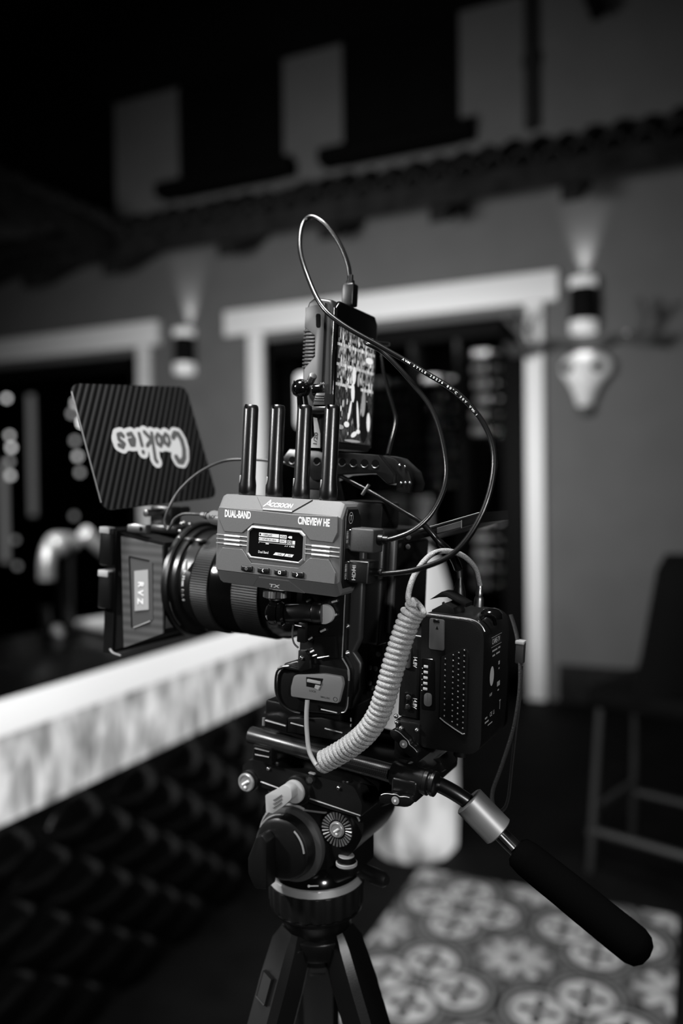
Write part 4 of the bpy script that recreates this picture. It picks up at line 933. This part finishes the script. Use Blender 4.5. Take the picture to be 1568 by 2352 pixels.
# ------------------------------------------------------------------ coiled power cable with its dummy battery
cc = rig('coiled_power_cable', 'pale braided coiled power cable hanging beside the camera', 'cable', (160, -66, -130))
axis = spline([(209, -62, 12), (203, -63, 4), (199, -64, -8), (195, -66, -24), (191.5, -68, -41), (188, -70, -59), (182.5, -70, -77), (173.5, -70, -93), (160, -68, -107), (144, -66, -120), (131, -66, -129)], 24)
Ls = [0]
for a, b in zip(axis, axis[1:]): Ls.append(Ls[-1] + (b - a).length)
TURN = 37; NP = TURN*16; hel = []
u = Vector((0, -1, 0)); j = 0
for i in range(NP + 1):
    d_ = Ls[-1]*i/NP
    while j < len(Ls) - 2 and Ls[j+1] < d_: j += 1
    k = (d_ - Ls[j])/(Ls[j+1] - Ls[j]); p = axis[j].lerp(axis[j+1], k); t_ = (axis[j+1] - axis[j]).normalized()
    uu = (u - t_*u.dot(t_)).normalized(); v_ = t_.cross(uu); a = 2*math.pi*TURN*i/NP
    hel.append(p + (uu*math.cos(a) + v_*math.sin(a))*7.2)
coil = cc.part('coil', G().tube(hel, 2.45, 9), BRAID)
top = spline([(232, 15, 22), (230, 5, 38), (223, -10, 49), (215, -30, 53), (208, -45, 49), (202, -58, 35), (201, -66, 21), (204, -70, 14), tuple(hel[0])], 8)
cc.part('upper_lead', G().tube(top, 2.3, 12), BRAID)
low = spline([tuple(hel[-1]), (128, -72, -128), (121, -70, -120), (117, -68, -106), (114.5, -66, -92), (113, -63, -80)], 8)
cc.part('lower_lead', G().tube(low, 1.95, 12), mat('pale_lead', .24, .5))
pl = cc.part('plug', G().lathe((232, 15, 4), (232, 15, 30), [(0, 4.2), (6, 4), (8, 3.6), (9, 2.8), (12, 3.2), (13, 2.6), (16, 3.0), (18, 2.4)], 20), STEEL)
cardp = rnd([(97, -62), (127, -56.2), (143, -56), (144.6, -62), (141, -78.8), (95, -81), (94.5, -73)], [3, 2, 2, 1.5, 2, 2, 2], 3)
cd_ = cc.part('dummy_battery', G().prism(cardp, 'y', -60.5, -56, .8, 2), CARDG, label='grey plate shaped like a battery')
cc.part('lock_window', G().prism([(109.5, -61.5), (125.8, -60.3), (124, -66), (122, -69.5), (110, -69.5)], 'y', -60.9, -60.2, .2, 1), MATTE, parent=cd_)
cc.part('lock_slider', G().box(111, 124, -62.2, -60.6, -65.4, -62.6, .5, 2), LABELG, parent=cd_)
cc.part('lock_slider', G().prism([(119, -66.5), (124, -66.5), (122, -70.5), (118, -69.5)], 'y', -61.6, -60.6, .3, 1), LABELG, parent=cd_)
cc.part('plate_lettering', G().text('LOCK', (113, -60.62, -73.4), FX, (0, 0, 1), 1.7, .01, 1.0).text('SMALLRIG', (124, -60.62, -76.6), FX, FZ, 1.5, .01, .95).stroke([(1.9*math.cos(2*math.pi*k/16), 1.7*math.sin(2*math.pi*k/16)) for k in range(17)], .22, (138.2, -60.62, -75.6), FX, FZ), mat('dark_print', .03, .6), parent=cd_, smooth=0)
# straight power lead to the battery top
dl = rig('power_lead', 'flat black power lead crossing from the top handle to the battery', 'cable', (214, 0, 8))
dl.part('jacket', G().tube(spline([(108, -18, 110), (140, -18, 97), (172, -18, 82), (190, -18, 73), (204, -13, 58), (210, 4, 46), (213, 14, 33), (214, 15, 24)], 8), [2.0]*8*3 + [2.6]*8 + [3.6]*8*2 + [2.0]*9, 12), CABLE)
dl.part('plug', G().lathe((214, 15, 4), (214, 15, 40), [(0, 6), (10, 5.6), (16, 4), (20, 2.6), (30, 2)], 20), BLACK)
dl.part('strain_relief', G().tube([(213.8, 15, 26), (213, 13, 36)], 2.4, 10), STEEL)

# ------------------------------------------------------------------ rod base plate under the camera
bp_ = rig('rod_base_plate', 'black base plate with carbon rods clamped under the camera', 'base plate', (120, 0, -150))
bp_.part('upper_plate', G().box(60, 136, -46, 40, -109, -93, 1.8, 2), SATIN)
bp_.part('lower_plate', G().box(54, 132, -40, 40, -141.5, -106, 2.4, 2), BLACK)
for y in (-43, 34):
    bp_.part('carbon_rod', G().cyl((44, y, -129), (192, y, -133.5), 7.5, n=32, bev=.8), CARBON)
edge_hi = mat('edge_highlight', .55, .3, .8)  # pale metal for highlights drawn along edges
for a, b, y, r in (((62.2, -108), (62.4, -115), -50.5, 1.2), ((64.5, -110), (85.5, -111), -50.5, .9), ((90.5, -107.4), (103.5, -107.8), -50.5, .7), ((124.6, -105.4), (141.5, -105.8), -51, .7), ((149, -91.5), (149.2, -94.5), -51, .8), ((149.1, -96.8), (149.3, -99), -51, .8)):
    bp_.part('machined_edge_glint', G().tube([(a[0], y, a[1]), (b[0], y, b[1])], r, 8), edge_hi)
bp_.part('quick_release', G().prism([(61, -106), (62, -116.5), (86, -117), (86, -107), (75, -103)], 'y', -50, -44, 1), SATIN)
bp_.part('quick_release', G().prism([(87, -104), (87, -116), (150, -113), (149, -98), (120, -97)], 'y', -50.5, -44, 1), SATIN)
bp_.part('vent_slot', G().tube([(54.5, -50.6, -137.4), (70, -50.6, -137.4)], .8, 6).tube([(54.3, -50.6, -137.2), (54.3, -50.6, -142.6)], .8, 6).tube([(55, -50.6, -142.9), (70, -50.6, -142.2)], .8, 6).box(52, 72, -50.4, -40, -148, -134, 1), SATIN)
rc = bp_.part('rod_clamp', G().box(189, 212, -54, 44, -149, -131, 3, 3), SATIN)
bp_.part('rod_socket', G().cyl((186, -43, -132.5), (215, -43, -133.4), 10, n=32, bev=1), BLACK)
bp_.part('end_ring', G().lathe((214, -43, -133.3), (230, -43, -133.8), [(0, 9), (1, 10.5), (4, 10.5), (5, 9), (6, 9), (7, 10), (9.5, 10), (10.5, 8)], 32), SATIN)
wing(bp_, (197.5, -55, -146.5), D(-12), 15, 7)
bp_.part('cross_brace', G().box(120, 188, -20, 20, -141, -133, 2), BLACK)

# ------------------------------------------------------------------ top handle
hd = rig('top_handle', 'black drilled metal top handle above the camera', 'handle', (110, 0, 92))
hd.part('grip_bar', G().prism([(52, 124), (58.5, 131.5), (148, 129), (163, 113.5), (163.4, 105.5), (158, 104), (146, 113), (128, 112), (110, 110), (96, 104), (84, 104), (76, 112), (53, 117.5)], 'y', -22, 8, 1.6, 2), SATIN)
hd.part('rear_block', G().prism([(150, 129), (160, 127), (174, 116), (178, 106), (176, 98), (163, 99), (163, 113), (148, 128)], 'y', -16, 14, 2), BLACK)
for x in (62.3, 88, 100, 113.5, 124.6, 135.3, 145.6):
    hole = hd.part('drilled_hole', G().cyl((x, -22.3, 121.2), (x, -21.5, 121.2), 3.6, n=22), NIGHT)
    hd.part('hole_rim', G().tube([(x + 3.5*math.cos(a), -22.3, 121.2 + 3.5*math.sin(a)) for a in [D(200 + 14*k) for k in range(11)]], .5, 6), STEEL, parent=hole)
hd.part('support', G().prism([(66, 96), (96, 96), (94, 112), (70, 116)], 'y', -18, 6, 1.5), BLACK)
for x, y, z in ((166, -17, 121), (171, -17, 120), (168, -16.5, 106), (172, -16.5, 106.5), (176, -16.5, 106.5)): hd.part('bolt', G().ball((x, y, z), 1.3, 10), CHROME)
hd.part('cable_tie', G().tube([(133, -19, 94), (139, -19, 103)], 1.6, 8), STEEL)

# ------------------------------------------------------------------ monitor on its swivel arm
mo = rig('field_monitor', 'upright field monitor showing lit shelves and a figure', 'monitor', (93, 0, 132))
mp_ = [(79.3, 140), (79, 250), (82, 258), (88, 262), (104, 259), (107, 254), (110.5, 138), (107, 133), (84, 133)]
mo.part('housing', G().prism(mp_, 'y', -40, 42, 3.2, 4), mat('monitor_grey', .014, .42, .1))
mo.part('front_glass', G().prism([(-39, 137), (-39, 252), (-33, 258.5), (35, 258.5), (41, 252), (41, 137)], 'x', 106, 110.6, 1.6, 3), GLOSS)
fc = mo.part('side_face', G().prism([(80.5, 253), (100, 256), (100.5, 142), (82, 142), (81.8, 200), (92.2, 211), (91.2, 228.5), (80.6, 236)], 'y', -42, -39, .8, 2), mat('monitor_side', .022, .45, .1))
for k in range(11):
    z = 233 - k*3.1; mo.part('cooling_fin', G().box(79.6, 91, -41.6, -38, z - .8, z + .8, .4, 1), mat('monitor_side', .022, .45, .1))
mo.part('side_slot', G().prism(rnd([(91.6, 247), (95.8, 247), (96.6, 235), (92.6, 235)], [2]*4, 4), 'y', -42.4, -41.5), NIGHT)
mo.part('side_lettering', G().text('ATOMOS', (103, -42.2, 168), (0, 0, 1), (-1, 0, 0), 3.6, .01, .95), GREYPRINT, smooth=0)
SXX = 110.85
gs = G().poly([(SXX, -36, 139), (SXX, 37, 139), (SXX, 37, 237), (SXX, -36, 237)])
gs.uv = lambda p: (p.y + 36, p.z - 139)
pic = mo.part('picture', gs, SCREENM, smooth=0, label='lit picture of shelves')
def sp3(pts, x=SXX + .25): return [(x, y, z) for y, z in pts]
def blob(g_, y, z, ry, rz, x=SXX + .25, tilt=0):
    pts = []
    for k in range(12):
        a_ = 2*math.pi*k/12; u_, v_ = ry*math.cos(a_), rz*math.sin(a_)
        pts.append((x, y + u_*math.cos(tilt) - v_*math.sin(tilt), z + u_*math.sin(tilt) + v_*math.cos(tilt)))
    return g_.poly(pts)
hi_, mid_, dk_ = G(), G(), G()
for k in range(150):
    r_ = random.choice((187, 204, 221)); y_ = random.uniform(-34, 35); z_ = r_ + random.uniform(0, 9)
    blob(random.choice((hi_, mid_, mid_)), y_, z_, random.uniform(.4, 1.3), random.uniform(1, 4.2), SXX + .16)
for k in range(26): blob(random.choice((hi_, mid_)), random.uniform(-30, 34), random.uniform(146, 176), random.uniform(.4, 1.2), random.uniform(1, 4), SXX + .16)
blob(dk_, 4, 178, 8, 26, SXX + .2); blob(dk_, 22, 160, 9, 20, SXX + .2)
for y_, z_, ry, rz, tl in ((-3, 199, 3.6, 8, 0), (-4, 184, 3.4, 9, .1), (-8, 168, 2.0, 9, -.25), (8, 163, 2.0, 15, .2), (30, 160, 3.6, 9, .1), (-13, 155, 5, 2.6, 0), (2, 147, 6, 2.4, .3), (10, 150, 4, 2, 0), (26, 216, 8, 3, 0)): blob(hi_, y_, z_, ry, rz, SXX + .3, tl)
for y_, z_, ry, rz in ((6, 196, 2.5, 6), (18, 176, 4, 12), (-24, 152, 6, 2), (0, 141, 16, 1.2)): blob(mid_, y_, z_, ry, rz, SXX + .28)
mo.part('picture_figure', hi_, SCREENHI, parent=pic, smooth=0)
mo.part('picture_bottles', mid_, SCREENMID, parent=pic, smooth=0)
mo.part('picture_shadow', dk_, SCREENDK, parent=pic, smooth=0)
ar = rig('swivel_bracket', 'black double ball bracket holding the monitor above the handle', 'bracket', (95, -50, 131))
ar.part('lower_ball', G().ball((93, -48, 142), 8, 24), GLOSS)
ar.part('stem', G().cyl((87.5, -52, 176), (91, -50, 148), 4.4, 6, n=24), GLOSS)
ar.part('upper_ball', G().ball((87, -53, 182), 8.2, 28, (1, 1, .98)), GLOSS)
ar.part('clamp_groove', G().tube([(84.5, -60.6, 188), (83.8, -61.3, 182), (84.5, -60.6, 176)], .5, 6), NIGHT)
ar.part('thumb_screw', G().cyl((93, -50, 187), (99, -54, 193), 3.4, n=20, bev=.8), STEEL)
ar.part('clamp_shoe', G().prism([(103.5, 178), (112, 178), (112, 168), (100.5, 168)], 'y', -56, -40, .8), mat('arm_grey', .05, .4))
for k in range(3): ar.part('shoe_rib', G().tube([(103 - k*.6, -56.3, 175.6 - 2*k), (111.6, -56.3, 175.6 - 2*k)], .5, 6), BLACK)
ar.part('cross_bar', G().cyl((90, -52, 164), (113, -52, 164), 4.2, n=24, bev=.8), SATIN)
ar.part('knob', G().cyl((98, -52, 181), (106, -50, 181), 5.2, n=24, bev=1.2), GLOSS)
ar.part('tag', G().prism([(97.6, 132), (108.2, 132), (107.6, 144), (104, 157), (100, 158), (102, 142), (97.6, 138)], 'y', -53, -52, .2, 1), LABELG, label='pale paper tag')
ar.part('tag_lettering', G().text('1/20', (104.6, -53.2, 134), (.08, 0, 1), (-1, 0, .08), 3.6, .012, 1.2), mat('dark_print', .03, .6), smooth=0)
solo('monitor_lead', G().tube(spline([(112, 44, 236), (117, 44, 209), (128, 42, 181), (135, 38, 163), (138, 25, 144), (142, 10, 130)], 8), 1.8, 10), CABLE, 'thin black lead running down behind the monitor edge', 'cable', RIG, (138, 25, 130), MM)

# ------------------------------------------------------------------ audio cable
au = rig('audio_cable', 'thin black audio cable looping left past the flag to a grey plug', 'cable', (-20, -50, 50))
au.part('jacket', G().tube(spline([(60, -20, 118), (35, -24, 120), (15, -30, 120), (-4, -38, 117), (-25, -44, 106), (-42, -50, 89), (-49, -56, 72), (-52.5, -58, 58), (-48, -58, 51), (-44, -58, 56), (-41, -57, 62), (-31, -57, 67), (-16, -58, 68), (-8, -60, 68)], 8), 1.35, 10), mat('cable_grey', .03, .35))
p_ = au.part('plug', G().lathe((-8, -60, 68), (14, -62, 66), [(0, 2.4), (5, 2.6), (5.6, 3.2), (7, 3.2), (7.6, 2.8), (9, 3.2), (13, 5.8), (15, 6.4), (30, 6.4)], 24), mat('plug_grey', .12, .35))
au.part('lettering', G().text('RODE', (6.2, -68.2, 66.0), FX, FZ, 3.0, .02, 1.0), BLACK, parent=p_, smooth=0)
au.part('ring', G().lathe((-3, -60.3, 67.7), (14, -62, 66), [(0, 3.4), (.8, 3.4)], 20).lathe((-1, -60.4, 67.6), (14, -62, 66), [(0, 3.4), (.8, 3.4)], 20), MATTE, parent=p_)

# ------------------------------------------------------------------ tripod with fluid head
tr = Thing('video_tripod', 'black video tripod with fluid head and long pan handle', 'tripod', TRI, (77, 0, -1517), MM)
def rp(name, g_, m_, **k): return tr.part(name, g_.xf(R2T), m_, **k)    # parts that tilt with the camera
plt = rp('top_plate', G().prism(rnd([(36, -160), (43, -152.5), (150, -152.5), (159, -166), (158, -178), (134, -178), (37, -174)], [2, 3, 4, 4, 2, 2, 4], 4), 'y', -42, 40, 3.2, 4), mat('satin_plate', .007, .36))
rp('plate_groove', G().tube([(57, -42.2, -170), (76, -42.2, -171.5), (158, -42.2, -176)], .6, 6), edge_hi, parent=plt)
rp('sliding_plate', G().box(58, 168, -30, 30, -154, -142, 1.5), BLACK)
rp('plate_end', G().prism([(150, -140), (171, -141), (171, -156), (168, -150), (158, -146)], 'y', -36, -30, .6), SATIN)
for x, z in ((64.5, -156), (136, -157)):
    s_ = rp('plate_screw', G().cyl((x + 4, -36, z + 6), (x + 4, -36, z + 1), 4.2, n=18, bev=.8), SATIN); rp('pin', G().ball((x, -42.6, z), 1.9, 12), CHROME, parent=s_)
s_ = rp('plate_screw', G().cyl((110, -44, -155), (110, -46.5, -155), 4.6, n=20, bev=.6), BLACK)
rp('screw_socket', G().cyl((110, -46.4, -155), (110, -47, -155), 2.9, n=6), STEEL, parent=s_)
rp('screw_cap', G().box(107, 113, -45, -42, -150.6, -149, .4, 1), LTGREY, parent=s_)
# chrome bolt, left
b_ = rp('bolt_collar', G().cyl((45, -41, -171.5), (45, -45, -171.5), 9.6, n=28, bev=.8), BLACK)
rp('bolt_head', G().lathe((43.5, -45, -172.5), (43.5, -50, -172.5), [(0, 8.2), (1.6, 8.2), (2.4, 7.6), (2.4, 6.4), (1.8, 6.2)], 32), BOLT, parent=b_)
rp('bolt_slot', G().tube([(40.6, -47.4, -174.8), (46.6, -47.4, -170.2)], 1.1, 8).ball((43.6, -47.4, -176.6), 1.5, 12), WHITE, parent=b_)
# grey lever
k_ = rp('lever_housing', G().cyl((96.5, -40, -168), (96.5, -46, -168), 13, n=36, bev=1.5), BLACK)
rp('lock_lever', G().cyl((95.5, -46, -168), (95.5, -50, -168), 10.2, n=32, bev=1.0).prism(rnd([(73.5, -172.5), (79.5, -168.5), (92, -158.4), (99.5, -160.5), (100.5, -169), (92, -178), (82, -186.5), (75, -187)], [1, 2, 3, 3, 3, 3, 1, 1], 3), 'y', -60, -49, 1.2, 2), LTGREY, parent=k_)
for q in range(3): rp('lever_rib', G().tube([(82.5, -60.6, -174.5 - 3.4*q), (90.5, -60.6, -168 - 3.2*q)], .6, 6), mat('lever_groove', .12, .6), parent=k_)
# fluid head body
bodyp = rnd([(40, -200), (50, -189), (112, -188), (118, -182), (136, -182), (144, -192), (144, -206), (134, -224), (104, -246), (60, -254), (44, -236)], [8, 8, 4, 4, 6, 6, 8, 10, 10, 10, 10], 5)
hb = tr.part('head_body', G().prism(bodyp, 'y', -34, 34, 3.2, 3), BLACK)
tr.part('body_rim_highlight', G().tube(spline([(42, -34.5, -216), (45, -34.5, -205), (52, -34.5, -197.5), (64, -34.5, -195.4), (86, -34.5, -195), (112, -34.5, -193), (119, -34.5, -188), (128, -34.5, -185.6), (136, -34.5, -189), (140.5, -34.5, -195)], 6), .8, 8), mat('rim_highlight_grey', .22, .38), parent=hb)  # grey tube draws the highlight along the head rim
tr.part('body_rim_highlight', G().tube([(75 + 35*math.cos(a), -37.5, -226 + 35*math.sin(a)) for a in [D(70 + 8*k) for k in range(16)]], 1.2, 8), mat('rim_highlight_pale', .3, .4), parent=hb)  # arc tube added for the highlight around the drag knob
tr.part('yoke', G().prism([(37, -178), (60, -178), (64, -192), (52, -196), (46, -190)], 'y', -30, 30, 2), SATIN)
tr.part('yoke_spring', G().tube([(49.5, -36, -181), (61, -36, -195.5)], 1.9, 10), mat('yoke_grey', .14, .4))
tr.part('head_neck', G().prism([(52, -240), (116, -218), (126, -228), (126, -252), (110, -262), (50, -262)], 'y', -24, 26, 4, 3), SATIN)
tr.part('arm_mount', G().prism([(140, -170), (200, -142), (206, -152), (160, -186), (142, -196)], 'y', 0, 30, 2), BLACK)
for x, z in ((84, -186.2), (108, -186)): tr.part('pad', G().box(x - 6, x + 6, -36, -30, z - 1.4, z + 1.4, 1, 2), mat('pad_grey', .2, .45))
kb = tr.part('drag_ring', G().lathe((74, -34, -226), (74, -60, -226), [(0, 32), (3, 33), (7, 32.4), (8, 30)], 64), mat('drag_grey', .045, .5))
tr.part('drag_knob', G().lathe((72, -40, -226), (72, -80, -226), [(0, 29), (6, 28.6), (12, 27), (14, 24)], 56), BLACK, parent=kb)
tr.part('knob_bar', G().prism(rnd([(56, -212), (62, -209), (67, -214), (66, -256), (54, -258), (47, -246), (47, -232)], [2]*7, 3), 'y', -68, -52, 1.6, 2), BLACK, parent=kb)
tr.part('knob_rim_highlight', G().tube([(72 + 24.5*math.cos(a), -54.3, -226 + 24.5*math.sin(a)) for a in [D(5 + 8*k) for k in range(7)]], .9, 8).tube([(72 + 28.3*math.cos(a), -46.3, -226 + 28.3*math.sin(a)) for a in [D(92 + 8*k) for k in range(8)]], .9, 8), mat('rim_highlight_grey', .22, .38), parent=kb)  # grey arcs draw the highlights on the knob
ro = tr.part('rosette', G().lathe((121, -34, -204), (121, -40, -204), [(0, 15.4), (4, 15.4), (5, 14.8)], 48), BLACK)
for k in range(28):
    a = 2*math.pi*k/28; c_, s_ = math.cos(a), math.sin(a)
    tr.part('tooth', G().tube([(121 + 8.4*c_, -39.2, -204 + 8.4*s_), (121 + 14.6*c_, -39.6, -204 + 14.6*s_)], [.55, .95], 6), mat('rosette_grey', .22, .3, .6), parent=ro)
tr.part('rosette_bolt', G().lathe((121, -39, -204), (121, -46, -204), [(0, 7), (1.6, 6.8), (2.4, 6), (2.4, 5), (2, 4.8)], 28), BOLT, parent=ro)
tr.part('bolt_slot', G().tube([(119, -41.4, -205.8), (123.4, -41.4, -202.4)], .9, 8).ball((121.4, -41.4, -207.2), 1.2, 10), WHITE, parent=ro)
# base, bowl and ring
AX, AY = (77, 0, 0), (77, 0, -1)
tr.part('head_base', G().lathe(AX, AY, [(246, 26), (250, 34), (258, 40), (266, 41.5)], 64), GLOSS)
lv = tr.part('bubble_level', G().lathe((126, -32, -238), (126, -32, -226), [(0, 8), (1, 9.2), (4, 9.2), (4.6, 8), (5, 7.2), (9, 7.2), (9.6, 6)], 32), BLACK)
tr.part('level_ring', G().lathe((126, -32, -236.4), (126, -32, -226), [(0, 9.3), (2.4, 9.4), (3, 8.6)], 32, cap=False).lathe((126, -32, -229), (126, -32, -226), [(0, 7), (.8, 6.6), (1, 3)], 28), LABELG, parent=lv)
tr.part('arrow_mark', G().tube([(92.5, -39.3, -259.5), (100, -36.4, -259)], .55, 6).ball((92, -39.6, -259.5), 1.3, 8), WHITE)
tr.part('bright_ring', G().lathe(AX, AY, [(264, 42), (265, 43.2), (270.5, 44), (271.5, 43)], 96), mat('bright_alloy_ring', .85, .36, .75))
tr.part('grip_ring', G().lathe(AX, AY, [(271, 42.5), (272, 44), (290, 43.5), (294, 42)], 120, lambda k: .9*math.cos(2*math.pi*k/5)), RUBBER)
tr.part('lower_lip', G().lathe(AX, AY, [(294, 40), (295, 42.3), (297, 42), (299, 38), (306, 32)], 96), SATIN)
pl_ = tr.part('pan_lock', G().tube([(112, 6, -257), (126, 2, -256.5), (138, -3, -256), (150, -7, -255.5), (153, -8, -255.4)], [6, 6.4, 7, 6.6, 4], 18), RUBBER)
tr.part('lock_pin', G().ball((123.5, -6, -253.5), 1.6, 10), CHROME, parent=pl_)
tr.part('bowl', G().lathe(AX, AY, [(300, 36), (312, 31), (318, 26), (345, 22), (350, 12)], 48), BLACK)
tr.part('leg_crown', G().cyl((77, 0, -318), (77, 0, -336), 33, 31, n=36, bev=2), SATIN)
for az in (-120, 0, 120):
    a = D(az); ux = Vector((math.cos(a), math.sin(a), 0)); vx = Vector((-math.sin(a), math.cos(a), 0)); top_ = Vector((77, 0, -330)) + ux*28; L = 1186; foot = top_ + ux*L*math.tan(D(19)) + Vector((0, 0, -L)); dn = (foot - top_).normalized(); ox = vx.cross(dn).normalized()
    def sect(q, wv, wx): p = top_ + dn*q; return [tuple(p + vx*sa*wv + ox*sb*wx) for sa, sb in ((-1, -.6), (-.7, -1), (.7, -1), (1, -.6), (1, .6), (.7, 1), (-.7, 1), (-1, .6))]
    lg_ = tr.part('leg', G().loft([sect(-16, 14, 10), sect(-4, 19, 14), sect(30, 21, 15), sect(330, 20, 15), sect(480, 15, 12)]).loft([sect(470, 11, 9), sect(900, 10.5, 8.5)]).loft([sect(890, 8, 7), sect((foot - top_).length - 18, 8, 7)]), BLACK)
    tr.part('shoulder', G().cyl(top_ - vx*19, top_ + vx*19, 7, n=22, bev=1), SATIN, parent=lg_)
    po = top_ + dn*34; q_ = lambda a_, b_, c_: tuple(po + vx*a_ + dn*b_ + ox*c_)
    sg = -1 if ox.dot(Vector((-.47, -.88, .3))) < 0 else 1
    tr.part('leg_latch', G().loft([[q_(-9, -12, sg*12), q_(9, -12, sg*12), q_(9, 14, sg*12), q_(-9, 14, sg*12)], [q_(-8, -10, sg*18), q_(8, -10, sg*18), q_(8, 12, sg*18), q_(-8, 12, sg*18)]]), SATIN, parent=lg_)
    tr.part('latch_edge', G().tube([q_(-8, -11, sg*18.2), q_(-8, 12, sg*18.2), q_(8, 12, sg*18.2)], .7, 6), mat('latch_line', .03, .4), parent=lg_)
    tr.part('leg_clamp', G().loft([sect(455, 20, 16), sect(490, 20, 16)]), SATIN, parent=lg_)
    tr.part('rubber_foot', G().ball(tuple(foot + Vector((0, 0, 18))), 18, 16), RUBBER, parent=lg_)
# pan handle
ph = tr.part('pan_handle', G().tube(spline([(186, -24, -150), (198, -28, -151), (221, -24, -160), (241, -18, -174), (258, -15, -191), (272, -14, -203)], 8), 6.4, 20), SATIN)
tr.part('handle_collar', G().lathe((233, -20, -166.5), (258, -15, -191), [(0, 11.5), (1, 13), (33, 13), (34, 11.5)], 72, kn(.35)), KNURL, parent=ph, label='bright knurled collar')
tr.part('collar_pin', G().tube([(258, -19.5, -189), (270, -19, -199.5)], 2.6, 12), STEEL, parent=ph)
tr.part('handle_grip', G().lathe((270, -14, -202), (360, -15, -256), [(0, 9), (3, 12.5), (12, 14), (60, 14.6), (95, 14.8), (106, 14.6), (112, 12.6), (116, 8), (117.5, 2)], 36), mat('foam_grip', .0015, .95, 0, .0), parent=ph)
tr.part('handle_joint', G().cyl((186, -10, -150), (186, -36, -150), 9, n=28, bev=1), SATIN)
